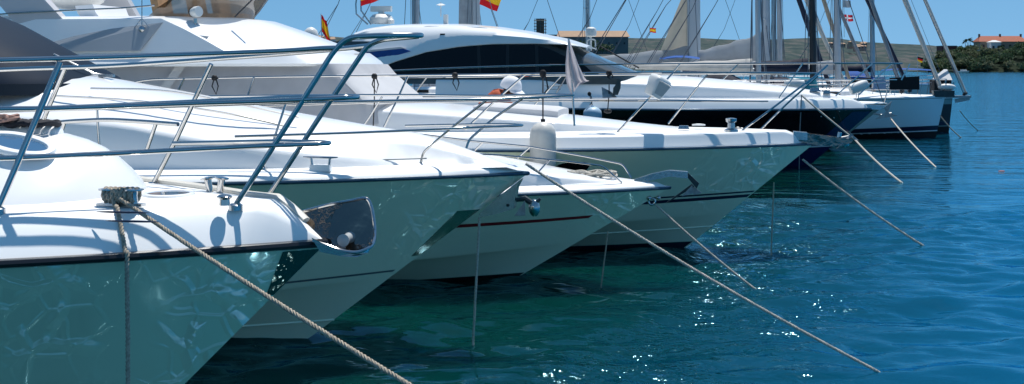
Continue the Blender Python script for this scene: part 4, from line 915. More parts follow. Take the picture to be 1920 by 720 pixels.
# ================================================================ sailing yachts behind
SG = 'sailing yachts moored behind the motor yachts'
def sailboat(label, tip, Y, L=11.5, J=4.6, mh=14., hullm=None, mastm=ALU, genoa=None, inner=None, boom=None, hood=None, head=-10., mr=.10, pulpit=True, gr=.085, sail=None, spread=True, wire_stay=False, dodger2=None, bimini=None, boot=NAVY, rake=.35, topside=None, sprit=0.):
    b = Boat('sailing_yacht', label, 'sailing yacht', tip, Y, head, SG); tz = b.tipz
    h = std_hull(L, tz, tz-.12, rake, 1.75, 5.2, .5, .25, 1.45, 1.9, .0, keel=-.6)
    h.mesh(36, 16).build('hull', hullm or HBLUE, b.root); h.deck(.05, .08, .08, n=40).build('deck', DECKW, b.root, ang=50)
    h.band(.17, .215, .0, L*.9, .006, 24).build('boot_stripe', boot, b.root); h.band(.0, .16, .0, L*.9, .006, 24).build('antifoul_band', ANTIK, b.root)
    if topside: h.band(.22, .80, .0, L*.9, .006, 24).build('topside_band', topside, b.root)
    h.band(.955, .968, .1, L*.9, .006, 24).build('sheer_stripe', GREYS, b.root)
    MB().nose([(tz-.05,-2.6,.85,1.6,2.4),(tz+.20,-2.9,.80,1.6,2.4),(tz+.32,-3.6,.68,1.5,2.4)], -L*.72).build('coachroof', GEL, b.root)
    for k in range(3):
        c = Vector((-4.3-1.0*k, 0, tz+.12))
        for sd in (1,-1): MB().box(c+Vector((0,-sd*.835,0)), (.55,.02,.12)).build('cabin_window', GLASS, b.root)
    top = Vector((-J-.12, 0, tz+mh)); base = Vector((-J, 0, tz+.2))
    mast = MB().tube([base, base.lerp(top,.6), top], [mr,mr,mr*.7], 10, flat=1.35).build('mast', mastm, b.root)
    if spread:
        for f in (.36,.68):
            c = base.lerp(top, f); MB().tube([c+Vector((-.15,-.85,.04)), c, c+Vector((-.15,.85,.04))], .025, 6).build('spreader', mastm, mast)
    wr = .015
    for sd in (1,-1):
        MB().tube([Vector((-J-.3,sd*1.45,tz)), base.lerp(top,.36)+Vector((-.15,sd*.85,.04)), base.lerp(top,.68)+Vector((-.15,sd*.85,.04)), top], wr, 5).build('shroud', WIRE, b.root)
        MB().tube([Vector((-J+.3,sd*1.42,tz)), base.lerp(top,.36)], wr, 5).build('shroud', WIRE, b.root)
        MB().tube([Vector((-L+.2,sd*.9,tz)), Vector((-L+2.6,0,tz+4)), top], wr, 5).build('backstay', WIRE, b.root)
    MB().tube([base+Vector((.16,.1,1)), base.lerp(top,.98)+Vector((.12,.05,0))], wr*.8, 5).tube([base+Vector((-.2,-.1,1)), base.lerp(top,.98)+Vector((-.16,-.05,0))], wr*.8, 5).build('halyard', WIRE, mast)
    ft = Vector((-.12+sprit, 0, tz+.25)); hd = base.lerp(top, .985)
    if sprit: MB().box((sprit/2-.3,0,tz+.06), (sprit+.75,.34,.10), None).box((sprit*.6,0,tz-.06), (sprit*.9,.12,.16), Matrix.Rotation(R(-12),3,'Y')).build('bowsprit', GALV, b.root, smooth=False)
    def furl(a, b_, m, r):
        n = 26; pts = [a.lerp(b_, i/n) for i in range(n+1)]; rr = [r*(.50+.75*math.sin(math.pi*min(1,.06+i/n*1.05))**.7)*(1-.35*(i/n))*(1+.05*math.sin(i*2.1)) for i in range(n+1)]
        fs_ = MB().tube([a-Vector((0,0,.25)), b_], .018, 5).build('forestay', WIRE, b.root); MB().tube(pts, rr, 8, flat=.85).build('furled_sail', m, fs_)
        MB().lathe([(.05,0),(.11,.03),(.11,.10),(.05,.13)], a-Vector((0,0,.12)), b_-a).build('furling_drum', MASTK, fs_)
    if genoa: furl(ft, hd, genoa, gr)
    else: MB().tube([ft-Vector((0,0,.25)), hd], wr, 5).build('forestay', WIRE, b.root)
    if inner: furl(Vector((-1.0-.12*J,0,tz+.25)), base.lerp(top,.80), inner, gr*.85)
    if pulpit:
        P = [Vector((-1.9,-.62*1.2,tz+.62)), Vector((-.9,-.42,tz+.66)), Vector((.05,-.12,tz+.68)), Vector((.05,.12,tz+.68)), Vector((-.9,.42,tz+.66)), Vector((-1.9,.62*1.2,tz+.62))]
        pu = MB().tube(fillet(P, .3), .016, 6).build('pulpit', CHROME, b.root); mb = MB()
        for q in P: 
            z = h.bz(min(-.1,q.x))[1]+.03; bb = h.bz(min(-.1,q.x))[0]; MB().tube([q, Vector((min(-.1,q.x-.1), math.copysign(min(abs(q.y), bb*.9), q.y), z))], .013, 6).build('stanchion', CHROME, pu)
        for sd in (1,-1):
            MB().tube([Vector((-1.9,sd*.74,tz+.62)), Vector((-5,sd*1.5,tz+.60)), Vector((-L+.5,sd*1.6,tz+.58))], .008, 5).tube([Vector((-1.9,sd*.74,tz+.34)), Vector((-5,sd*1.5,tz+.32)), Vector((-L+.5,sd*1.6,tz+.3))], .008, 5).build('lifeline', WIRE, b.root)
            for x in (-3.4,-5.2,-7.,-8.8):
                bb = h.bz(x)[0]; MB().tube([Vector((x,sd*(bb-.1),tz-.05)), Vector((x,sd*(min(bb-.06,1.5)),tz+.61))], .012, 5).build('stanchion', CHROME, b.root)
    if boom:
        bl_, bz_, cm, fat = boom
        a = Vector((-J-.15,0,tz+bz_)); e = a+Vector((-bl_,0,.12)); bo = MB().tube([a, e], .08, 8).build('boom', mastm, b.root)
        secs = []; n = 22; rn = random.Random(int(Y*10))
        for i in range(n+1):
            t = i/n; c = a.lerp(e, t*.97+.01); hh = fat*(1-.72*t**.8)*(1+.05*math.sin(i*.9)+rn.uniform(-.02,.02)); w = .16+.10*(1-t)
            secs.append([c+Vector((0,y,z)) for y, z in ((-w*.6,-.06-.10*hh),(-w,.15*hh),(-w*.8,.55*hh),(-w*.3,.92*hh),(0,hh),(w*.3,.92*hh),(w*.8,.55*hh),(w,.15*hh),(w*.6,-.06-.10*hh))])
        MB().loft(secs, True, True, True).build('stowed_mainsail', cm, bo)
        MB().tube([e, Vector((-L+2.2,0,tz+.3))], .012, 5).build('mainsheet', WIRE, bo)
    if sail:
        sm, zs, ws, zt = sail; n = 14; mb = MB(); rows = []
        for i in range(n+1):
            t = i/n; z = zs+(zt-zs)*t; wv = ws*(1-t*.75); rows.append([Vector((-J-.18-wv*k/8, .10*math.sin(k*.9+t*3)*(k/8), tz+z+.25*k/8*(1-t))) for k in range(9)])
        mb.loft(rows).build('mainsail', sm, b.root)
    if hood:
        hm, x0, x1, w, hh = hood; secs = []
        for i in range(7):
            t = i/6; x = x0-(x0-x1)*t; z = hh*min(1, .15+1.3*t); secs.append([Vector((x, -w*math.cos(a), tz+.18+z*math.sin(a)**.6 if 0 < a < math.pi else tz+.18)) for a in [math.pi*k/12 for k in range(13)]])
        MB().loft(secs).build('sprayhood', hm, b.root)
    if bimini:
        bm_, x0, x1, w, z = bimini; secs = [[Vector((x0-(x0-x1)*i/5, y, tz+z+.10*math.sin(math.pi*i/5)-.10*(y/w)**2)) for y in (-w,-w*.6,0,w*.6,w)] for i in range(6)]
        bi = MB().loft(secs).build('bimini', bm_, b.root)
        for x in (x0, x1):
            MB().tube([Vector((x,-w,tz)), Vector((x,-w,tz+z-.1)), Vector((x,0,tz+z)), Vector((x,w,tz+z-.1)), Vector((x,w,tz))], .014, 5).build('bimini_hoop', STEEL, bi)
    return b
s1 = sailboat('white plumb bowed sailing yacht with black boot stripe and two furled forestays', (1772,181), 49.8, 12.5, 5.0, 13.2, HBLUE, MASTK, SAILW, SAILB, (4.2,1.0,NAVYC,.5), None, gr=.11)
s2 = sailboat('farther sailing yacht showing only its overhanging bow beyond the plumb bow', (1786,184), 54., 12.5, 4.7, 13.2, HGREY, ALU, SAILW, None, (4.2,1.1,SAILG,.5), (NAVYC,-5.8,-7.4,1.2,.7), gr=.075, rake=.15, topside=MASTK, sprit=.65)
s0 = sailboat('grey green bowed sailing yacht with anchor between black hull and plumb bow', (1664,194), 42.5, 11., 4.2, 13., HGREY, ALU, None, None, (4.,1.1,SAILW,.4), None, gr=.06, mr=.07, rake=1.9)
s3 = sailboat('sailing yacht with paired blue grey furled headsails and navy sail bag', (1712,178), 58., 12.5, 5.9, 13.1, HBLUE, ALU, SAILD, SAILB, (4.4,1.0,NAVYC,.45), (NAVYC,-5.,-7.,1.2,.65), gr=.10, mr=.09)
s4 = sailboat('sailing yacht with tan furled headsail and loose grey mainsail heaped on the boom', (1603,176), 61., 12., 4.1, 13.5, HBLUE, ALU, SAILT, None, (3.2,1.55,SAILG,1.45), (NAVYC,-4.6,-7.,1.3,.95), gr=.11, mr=.12, bimini=(BLUEC,-7.3,-9.2,1.3,1.75))
s5 = sailboat('large sailing yacht with tan mainsail half lowered at its pale double mast', (1592,174), 66., 16., 7.9, 18.4, HBLUE, MASTW, SAILW, None, (5.6,1.45,SAILG,1.0), (CANVW,-7.8,-10.2,1.5,.8), gr=.13, mr=.26, sail=(SAILT,1.2,1.9,5.0))
s6 = sailboat('small sailing yacht with dark navy furled headsail', (1562,176), 57., 10., 2.9, 8.8, HBLUE, ALU, SAILD, None, (3.0,1.0,SAILG,.5), None, gr=.13, mr=.12)
s7 = sailboat('sailing yacht with tall pale sail furled along its thick mast', (1090,176), 60., 13., 5.0, 15., HBLUE, MASTW, None, None, (4.6,1.3,SAILG,.8), (CANVG,-5.4,-7.6,1.3,.8), mr=.14, sail=(SAILB,1.2,.75,40.))
s8 = sailboat('sailing yacht with slim grey mast above the hardtop', (980,176), 56., 11., 4.8, 14., HBLUE, ALU, None, None, (3.6,1.2,SAILG,.5), None, mr=.12)
s9 = sailboat('sailing yacht with slim mast standing beyond the flying red cross flag', (1775,158), 95., 12., 5.3, 14., HBLUE, ALU, None, None, (4.2,1.0,NAVYC,.5), (BLUEC,-4.8,-7.2,1.3,.8), mr=.13, bimini=(BLUEC,-1.2,-4.6,1.3,1.1))
sailboat('sailing yacht with thin mast far behind the tan mainsail', (1420,160), 84., 11., 4.6, 13.5, HBLUE, ALU, None, None, (3.8,1.1,SAILW,.5), (BLUEC,-5,-6.8,1.2,.7), mr=.10)
sailboat('sailing yacht with grey furled headsail far behind the dark furled one', (1580,158), 92., 11., 4.8, 13.5, HBLUE, ALU, SAILB, None, (3.8,1.1,SAILW,.5), None, mr=.11)
sailboat('sailing yacht with bare mast far behind the hardtop roof', (1240,160), 80., 11., 4.6, 13., HBLUE, ALU, None, None, (3.8,1.2,SAILW,.5), (CANVW,-5,-6.8,1.2,.7), mr=.10)
# gear on the far bows
b = s0; an = MB().tube([b.at(1632,212,0), b.at(1655,216,0), b.at(1672,212,0)], .03, 6).build('anchor', GALV, b.root)
MB().prism([b.at(1664,216,.05), b.at(1672,190,.05), b.at(1658,202,.05)], (0,.1,0)).build('fluke', GALV, an, smooth=False); MB().prism([b.at(1640,224,.2), b.at(1660,210,.1), b.at(1684,217,.1), b.at(1660,221,.1)], (0,.05,0)).build('fluke', GALV, an, smooth=False)
e = WZ(1755,314); rope('pale rope slanting from the galvanised anchor before the plumb bow', sag(s0.w(s0.at(1670,222,0)), e, .06)+[e+Vector((.2,-.1,-.2))], .026, ROPEW)
e = WZ(1802,258); rope('thin tan rope dropping from the plumb bow into the water', sag(s1.w(s1.at(1762,216,0)), e, .06)+[e+Vector((.1,-.1,-.2))], .022, ROPE)
e = WZ(1834,245); rope('faint tan rope from the farther overhanging bow', sag(s2.w(s2.at(1800,208,0)), e, .06)+[e+Vector((.1,-.1,-.2))], .02, ROPE)
b = s1
MB().ball(b.at(1775,163,0), (.34,.14,.13), 10).build('rolled_fender', PLAST, b.root); MB().prism([b.at(1750,170,.25), b.at(1790,170,.25), b.at(1790,182,.25), b.at(1752,182,.25)], (0,.5,0)).build('bow_roller', GALVD, b.root, smooth=False)
o = s2.w(s2.at(1768,150,1.0)); 
MB().prism([s2.at(1752,150,.8), s2.at(1784,150,.8), s2.at(1784,176,.8), s2.at(1752,176,.8)], (0,1.4,0)).build('deck_box', BLACKC, s2.root, smooth=False)
MB().prism([s2.at(1752,150,.8), s2.at(1776,130,.1), s2.at(1786,150,.8)], (0,.9,0)).build('box_cover', CANVW, s2.root, smooth=False)
# navy sail bags and towel on the near rails
for nm, pts, m in (('sail_bag', ((1668,146),(1724,143),(1724,168),(1668,168)), BLACKC), ('towel', ((1640,146),(1660,144),(1662,166),(1636,168)), mat('towel_lilac', (.55,.50,.62), .9)), ('sail_bag', ((1596,147),(1634,146),(1634,164),(1598,163)), BLACKC)):
    MB().prism([s1.at(x, y, 1.5) for x, y in pts], (0,.06,0)).build(nm, m, s1.root, smooth=False)
MB().lathe([(.16,-.3),(.18,-.28),(.18,.28),(.16,.3)], s0.at(1610,163,.6), (1,.2,.35), n=16).build('life_raft', PLAST, s0.root)
MB().lathe([(.02,-.35),(.16,-.3),(.2,0),(.16,.3),(.02,.35)], s0.at(1490,158,.9), (1,0,0), n=14).build('fender_roll', PLAST, s0.root)
MB().nose([(s0.at(1500,160,.9).z-.25,s0.at(1540,150,.9).x,.7,.8,2.2),(s0.at(1500,150,.9).z,s0.at(1540,150,.9).x-.1,.65,.8,2.2),(s0.at(1500,146,.9).z,s0.at(1530,150,.9).x-.2,.5,.7,2.2)], s0.at(1490,150,.9).x).build('dinghy_cover', TEALC, s0.root)
# clothes drying on sailboat five
mb = MB()
for k, px in enumerate((1204,1218,1230)):
    pass
# boats further back, seen only as upper works
def smallcruiser(label, px, Y, sc=1.0, head=-10, domeY=None):
    b = Boat('motor_yacht', label, 'motor yacht', px, Y, head, 'motor boats far behind'); tz = b.tipz
    h = std_hull(9., tz, tz-.2, 1.4, 1.6, 4., .4, .12, 1.35, 2., .05); h.mesh(30,14).build('hull', GEL, b.root); h.deck(.06,.1,.06,n=30).build('deck', DECKW, b.root)
    MB().nose([(tz,-2.4,1.15,1.2,2.6),(tz+.55,-3.0,1.05,1.1,2.6),(tz+.7,-3.3,.98,1.1,2.6)], -7.5).build('cabin', GEL, b.root)
    MB().nose([(tz+.7,-3.5,1.0,1.0,2.6),(tz+1.15,-4.1,.92,1.0,2.6)], -7.2).build('windscreen', GLASSG, b.root)
    MB().nose([(tz+1.15,-3.9,1.05,1.0,2.6),(tz+1.25,-3.9,1.05,1.0,2.6)], -7.6).build('roof', GEL, b.root)
    ar = MB().tube(fillet([Vector((-6,-.9,tz+1.25)), Vector((-6.2,-.8,tz+1.8)), Vector((-6.2,.8,tz+1.8)), Vector((-6,.9,tz+1.25))], .2), .05, 6).build('radar_arch', PLAST, b.root)
    return b, ar
b, ar = smallcruiser('small white motorboat with radar arch and dome before the long tan roofed building', (1262,150), 52.)
MB().lathe([(.14,0),(.22,.04),(.24,.20),(.20,.34),(.10,.40)], b.at(1108,69,0)).tube([b.at(1108,95,0), b.at(1108,69,0)], .04, 6).build('radome', PLAST, ar)
MB().tube(fillet([b.at(1100,94,.3), b.at(1101,74,.3), b.at(1116,74,.3), b.at(1117,94,.3)], .1), .035, 6).build('aerial_frame', PLAST, ar)
b, ar = smallcruiser('white motorboat with large round satellite dome behind the flybridge yacht', (760,150), 40.)
MB().lathe([(.20,0),(.24,.05),(.24,.28),(.20,.42),(.11,.50),(.02,.53)], b.at(583,82,0), n=20).build('satellite_dome', PLAST, ar)
MB().tube([b.at(583,110,0), b.at(583,80,0)], .06, 6).build('dome_post', PLAST, ar)
# ================================================================ land
def noise2(x, y, seed=0):
    from mathutils import noise as N
    return N.fractal(Vector((x, y, seed*7.3)), 1.0, 2.0, 5)
def tree_mat(name, c, c2): return mat(name, c, .8, nz=(.5,.5), col2=c2)
def leafy(*a):
    return mat(a[0], a[1], .8, nz=(.5,.5), col2=a[2], transl=.35)
LEAF = [leafy('leaves_dark', (.065,.115,.055), (.034,.062,.036)), leafy('leaves_mid', (.10,.15,.065), (.046,.076,.042)), leafy('leaves_olive', (.13,.155,.08), (.068,.085,.05))]
TRUNK = mat('tree_bark', (.09,.06,.04), .9, nz=(2,.4))
def land(name, x0, x1, y0, y1, hf, m, nx=140, ny=26, parent=None):
    vs = []; fs = []
    for j in range(ny+1):
        for i in range(nx+1):
            x = x0+(x1-x0)*i/nx; y = y0+(y1-y0)*j/ny; vs.append((x, y, hf(x, y)))
    for j in range(ny):
        for i in range(nx): fs.append((j*(nx+1)+i, j*(nx+1)+i+1, (j+1)*(nx+1)+i+1, (j+1)*(nx+1)+i))
    me = bpy.data.meshes.new(name); me.from_pydata(vs, [], fs); me.polygons.foreach_set('use_smooth', [True]*len(fs)); me.materials.append(m)
    o = bpy.data.objects.new(name, me); COL.objects.link(o); o['kind'] = 'structure'; return o
def land_mat(name, cols, sc):
    m = bpy.data.materials.new(name); m.use_nodes = True; nt = m.node_tree; b = nt.nodes['Principled BSDF']; b.inputs['Roughness'].default_value = .95; b.inputs['Specular IOR Level'].default_value = .1
    tc = nt.nodes.new('ShaderNodeTexCoord'); mp = nt.nodes.new('ShaderNodeMapping'); mp.inputs['Scale'].default_value = (1,.35,2.6); nt.links.new(tc.outputs['Object'], mp.inputs[0])
    n = nt.nodes.new('ShaderNodeTexNoise'); n.inputs['Scale'].default_value = sc; n.inputs['Detail'].default_value = 8; n.inputs['Roughness'].default_value = .65; nt.links.new(mp.outputs[0], n.inputs['Vector'])
    r = nt.nodes.new('ShaderNodeValToRGB'); e = r.color_ramp.elements; e[0].position = .36; e[0].color = (*cols[0],1); e[1].position = .68; e[1].color = (*cols[-1],1)
    for k, c in enumerate(cols[1:-1]): q = e.new(.36+.32*(k+1)/(len(cols)-1)); q.color = (*c,1)
    nt.links.new(n.outputs['Fac'], r.inputs[0]); nt.links.new(r.outputs[0], b.inputs['Base Color']); return m
HM = land_mat('hazy_hill_scrub', [(.022,.042,.042), (.036,.056,.052), (.050,.068,.062), (.095,.090,.086), (.048,.062,.060)], .045)  # scrub tones shifted bluish, so distance haze is painted into the colour
PXU = lambda px, Y: (px-960)/F*Y
# distant hill: height follows the skyline
sky = [(-400,58),(400,52),(520,58),(600,66),(700,76),(800,80),(900,74),(1000,64),(1100,70),(1200,72),(1300,72),(1400,74),(1500,72),(1560,70),(1620,78),(1680,82),(1740,84),(1800,90),(1960,96),(2400,104)]
def hill_h(x, y):
    px = x/y*F+960; t = min(1, max(0, (y-1500)/700.)); top = H+(HZ-float(np.interp(px, [a for a,_ in sky], [b_ for _,b_ in sky])))/F*2200
    return -1.5+(top+1.5)*(t**.8)+4.0*noise2(x*.012, y*.012, 1)*min(1, t*4)*(1-.6*t)
land('hills', -1300, 1500, 1480, 2300, hill_h, HM, 220, 34)
# dark headland on the right
HEAD_M = land_mat('headland_scrub', [(.008,.015,.010), (.012,.022,.012), (.018,.027,.015), (.03,.03,.02)], .05)
crest = [(1690,138),(1735,132),(1760,112),(1800,104),(1840,98),(1880,92),(1930,88),(2100,80),(2300,78)]
def head_h(x, y):
    px = x/y*F+960; t = min(1, max(0, (y-895)/75.)); top = H+(HZ-float(np.interp(px, [a for a,_ in crest], [b_ for _,b_ in crest])))/F*960
    return -1.2+(top+1.2)*t**.7+1.2*noise2(x*.05, y*.05, 2)*t
land('headland', PXU(1690,900), PXU(2300,900), 890, 1010, head_h, HEAD_M, 110, 26)
def shore(px, Y):
    return PXU(px, Y), Y, head_h(PXU(px, Y), Y)
rt_ = random.Random(11)
def crown(name, m, root, c, rx, rz, n, s, rnd, holes=.35):
    mb = MB(); lob = [(Vector((rnd.uniform(-.6,.6)*rx, rnd.uniform(-.6,.6)*rx, rnd.uniform(-.45,.55)*rz)), rnd.uniform(.38,.62)) for _ in range(7)]
    vs = []; fs = []
    for i in range(n):
        l, q = lob[rnd.randrange(len(lob))]; d = Vector((rnd.gauss(0,1), rnd.gauss(0,1), rnd.gauss(0,1))).normalized()
        p = Vector(c)+l+Vector((d.x*rx*q, d.y*rx*q, d.z*rz*q))*rnd.uniform(.6,1.05); a = s*rnd.uniform(.5,1.3)
        u = Vector((rnd.gauss(0,1), rnd.gauss(0,1), rnd.gauss(0,1))).normalized(); v = u.orthogonal().normalized(); w = u.cross(v)*rnd.uniform(.5,1); o = len(vs)
        vs += [p+v*a, p+w*a, p-v*a, p-w*a]; fs.append((o,o+1,o+2,o+3))
    mb.v = [tuple(v) for v in vs]; mb.f = fs; return mb.build(name, m, root, smooth=False, merge=False)
def tree(label, loc, h, rx, m, n=220, s=None, group='trees on the headland', rnd=None, palm=False):
    rnd = rnd or rt_; root = thing('palm_tree' if palm else 'tree', label, 'tree', loc, 0, group); th = h*.35
    MB().tube([Vector((0,0,-.5)), Vector((.1*h*.1,0,th)), Vector((.0,.02*h,h*.7))], [h*.035,h*.026,h*.012], 6).tube([Vector((0,0,th)), Vector((rx*.5,0,h*.68))], [h*.018,h*.008], 5).tube([Vector((0,0,th)), Vector((-rx*.5,.1,h*.62))], [h*.018,h*.008], 5).build('trunk', TRUNK, root)
    if palm:
        mb = MB()
        for k in range(22):
            a = k*2.4; r_ = rx; el = rnd.uniform(-.3,1.1); pts = [Vector((0,0,h*.8))]
            for q in (.35,.7,1.): pts.append(Vector((math.cos(a)*r_*q*math.cos(el*.6), math.sin(a)*r_*q*math.cos(el*.6), h*.8+r_*(math.sin(el)*q-.55*q*q))))
            mb.tube(pts, [.15,.30,.25,.05], 4, flat=.2)
        mb.build('crown', m, root)
    else: crown('crown', m, root, (0,0,h*.56), rx, h*.46, n, s or h*.075, rnd)
    return root
KIND = ['dark dense tree on the shady headland', 'mid green bushy tree on the headland', 'olive coloured loose tree on the headland']
for i in range(64):
    px = rt_.uniform(1738, 1990); Y = 897+62*(i/63); k = rt_.randrange(3); x, y, z = shore(px, Y)
    tree(KIND[k], (x, y, z-.5), rt_.uniform(6.5,10), rt_.uniform(5.,8.), LEAF[k], 300, .8)
for px, hh in ((1815,13.),):
    x, y, z = shore(px, 965); tree('feathery palm rising above the headland trees beside the red roofed villa', (x, y, z), 15., 4.5, LEAF[1], palm=True, group=None or 'trees on the headland')
for px, hh, rx in ((1800,8,6),(1826,7,5)):
    x, y, z = shore(px, 962); tree('round dark tree on the headland crest against the sky', (x, y, z), hh, rx, LEAF[0], 260, .8)
# ================================================================ buildings
ROOF_R = mat('roof_red_tile', (.42,.13,.075), .85, nz=(.6,.25)); ROOF_T = mat('roof_tan', (.44,.29,.19), .85, nz=(.2,.2)); ROOF_D = mat('roof_brown', (.22,.13,.10), .85, nz=(.3,.2))
WALL = [mat('wall_ochre', (.40,.30,.22), .9, nz=(.3,.12)), mat('wall_white', (.66,.66,.64), .9, nz=(.3,.06)), mat('wall_pinkish', (.45,.29,.24), .9, nz=(.3,.12)), mat('wall_grey', (.16,.17,.18), .9, nz=(.2,.15)), mat('wall_maroon', (.16,.045,.045), .9, nz=(.3,.15))]
WIN = mat('window_dark', (.025,.028,.035), .2)
def house(label, px0, px1, ytop, yeave, ybase, Y, depth, wall, roof, nwin=3, rows=1, cat='house', group=None, hip=.12, flat=False, chim=0, name='house'):
    a = W(px0, ybase, Y); b_ = W(px1, ybase, Y); e = W(px0, yeave, Y).z; t = W(px0, ytop, Y).z; w = b_.x-a.x; hb = a.z; o = Vector(((a.x+b_.x)/2, Y+depth/2, hb-3))
    root = thing(name, label, cat, o, 0, group); z0 = 0; ze = e-hb+3; zt = t-hb+3
    MB().box((0,0,ze/2), (w,depth,ze)).build('wall', wall, root, smooth=False)
    if flat: MB().box((0,0,ze+.3), (w*1.02,depth*1.04,.6)).build('roof', roof, root, smooth=False)
    else:
        ow, od = w*.02+.4, .6; A = [Vector((-w/2-ow,-depth/2-od,ze+.02)), Vector((w/2+ow,-depth/2-od,ze+.02)), Vector((w/2+ow,depth/2+od,ze+.02)), Vector((-w/2-ow,depth/2+od,ze+.02))]; B = [Vector((-w/2*(1-hip),0,zt)), Vector((w/2*(1-hip),0,zt))]
        rf = MB().add(A+B, [(0,1,5,4),(1,2,5),(2,3,4,5),(3,0,4),(0,3,2,1)]).build('roof', roof, root, smooth=False)
        for k in range(chim): MB().box((w*(-.45+.9*k/max(1,chim-1)),0,zt+.3), (1.2,1.2,2.4)).build('chimney', ROOF_D, rf, smooth=False)
    for r_ in range(rows):
        for k in range(nwin):
            x = -w/2+w*(k+.5)/nwin; z = 3+(ze-3)*(r_+.55)/rows; MB().box((x,-depth/2-.06,z), (min(1.6,w/nwin*.45),.12,min(2.0,(ze-3)/rows*.5))).build('window', WIN, root, smooth=False)
    return root
house('long villa with bright red tiled roof on top of the headland', 1838, 1925, 67, 78, 96, 968, 14, WALL[0], ROOF_R, 7, 1, chim=3, cat='villa')
house('small white pavilion with tower below the red tiled roof', 1858, 1877, 75, 79, 100, 955, 8, WALL[1], WALL[1], 2, 1, cat='pavilion', flat=False, hip=.7)
house('low white terrace building left of the white pavilion', 1833, 1859, 92, 95, 104, 950, 9, WALL[1], WALL[1], 4, 1, flat=True, cat='building')
house('maroon walled house among the headland trees', 1766, 1794, 85, 87, 104, 962, 12, WALL[4], WALL[3], 2, 1, flat=True)
house('long low building with flat tan roof on the skyline beside the scaffolded tower', 1047, 1178, 57, 69, 96, 1300, 26, WALL[3], ROOF_T, 9, 1, hip=.02, cat='building')
house('dark stone wing between tower and tan roofed building', 1022, 1050, 62, 66, 90, 1310, 20, WALL[3], WALL[3], 2, 1, flat=True, cat='building')
house('salmon walled block at the foot of the scaffolded tower', 990, 1020, 62, 66, 90, 1320, 18, WALL[2], ROOF_T, 3, 1, cat='building')
# scaffolded tower
o = W(1013, 66, 1305); tw = thing('scaffold_tower', 'square brown tower wrapped in scaffolding on the skyline', 'tower', o-Vector((0,0,6)))
MB().box((0,0,11), (8,8,22)).build('tower_wall', ROOF_D, tw, smooth=False); sc_ = MB()
for x in (-5.5,0,5.5):
    for y in (-5.5,5.5): sc_.tube([Vector((x,y,0)), Vector((x,y,23))], .22, 4)
for z in range(3,24,3):
    for y in (-5.5,5.5): sc_.tube([Vector((-6.5,y,z)), Vector((6.5,y,z))], .22, 4)
    for x in (-5.5,5.5): sc_.tube([Vector((x,-6.5,z)), Vector((x,6.5,z))], .22, 4)
sc_.build('scaffolding', GREYS, tw, smooth=False); MB().box((0,0,22.4), (9,9,.8)).build('tower_cap', WALL[3], tw, smooth=False)
rh = random.Random(21)
HL = ['pinkish town house on the hill behind the flags', 'ochre town house on the hill behind the flags', 'white town house on the hill behind the flags']
for i in range(16):
    px = 505+i*7.5+rh.uniform(-2,2); w = rh.uniform(6,11); k = rh.choice((0,0,1,2,2)); yb = 68+(px-505)*.10+rh.uniform(0,8); Y = 1480+rh.uniform(-20,260)
    house({2:HL[0],0:HL[1],1:HL[2]}[k], px, px+w, yb-rh.uniform(9,12), yb-rh.uniform(6,8), yb+4, Y, 12, WALL[k], rh.choice((ROOF_T,ROOF_R,ROOF_D)), 2, 1, group='town houses on the hill')
for i in range(12):
    px = rh.choice((rh.uniform(1575,1620), rh.uniform(1380,1560))); w = rh.uniform(6,10); yb = rh.uniform(80,96); Y = 1750+rh.uniform(0,150)
    house('pale low house scattered on the scrubby far hillside', px, px+w, yb-5, yb-3, yb+2, Y, 12, WALL[rh.choice((0,1,2))], ROOF_T, 2, 1, group='houses on the far hillside')
for i in range(16):
    px = 1048+i*6+rt_.uniform(-3,3); Y = 1240+rt_.uniform(0,50); p = W(px, 100, Y); tree('dark tree in front of the tan roofed building', (p.x, p.y, p.z), rt_.uniform(9,13.5), rt_.uniform(5,8), LEAF[0], 130, 1.0, 'trees before the tan roofed building')
for i in range(14):
    px = 600+i*16+rt_.uniform(-5,5); Y = 1480+rt_.uniform(0,80); p = W(px, 98, Y); tree('green hillside tree seen through the first bow rail', (p.x, p.y, p.z), rt_.uniform(9,15), rt_.uniform(6,9), LEAF[rt_.randrange(3)], 110, 1.2, 'trees on the hillside behind the rails')
# small boats at the far shore and a far moored yacht
for px, Y, lab in ((1794,880,'orange hulled rowing boat at the headland shore'), (1818,870,'white covered motorboat at the headland shore')):
    p = W(px, 132, Y); r0 = thing('small_boat', lab, 'boat', (p.x, p.y, 0), R(-10)); hb = std_hull(7.5, 1.0, .8, .8, 1.2, 3., .3, .1, 1., 2., .0, keel=-.3)
    hb.mesh(16,8).build('hull', GEL if px > 1800 else TEAK, r0); MB().nose([(.8,-1.6,.9,.8,2.4),(1.9,-2.2,.7,.7,2.4)], -6.).build('cover' if px > 1800 else 'cabin', CANVW if px > 1800 else TAN, r0)
p = W(1878, 321, H*F/(321-HZ)); fo = MB().ball((p.x, p.y, .0), (.09,.05,.02), 8).build('floating_leaf', mat('leaf_red', (.35,.08,.03), .7), None); tag(fo, 'small reddish scrap floating alone on the open blue water', 'flotsam')
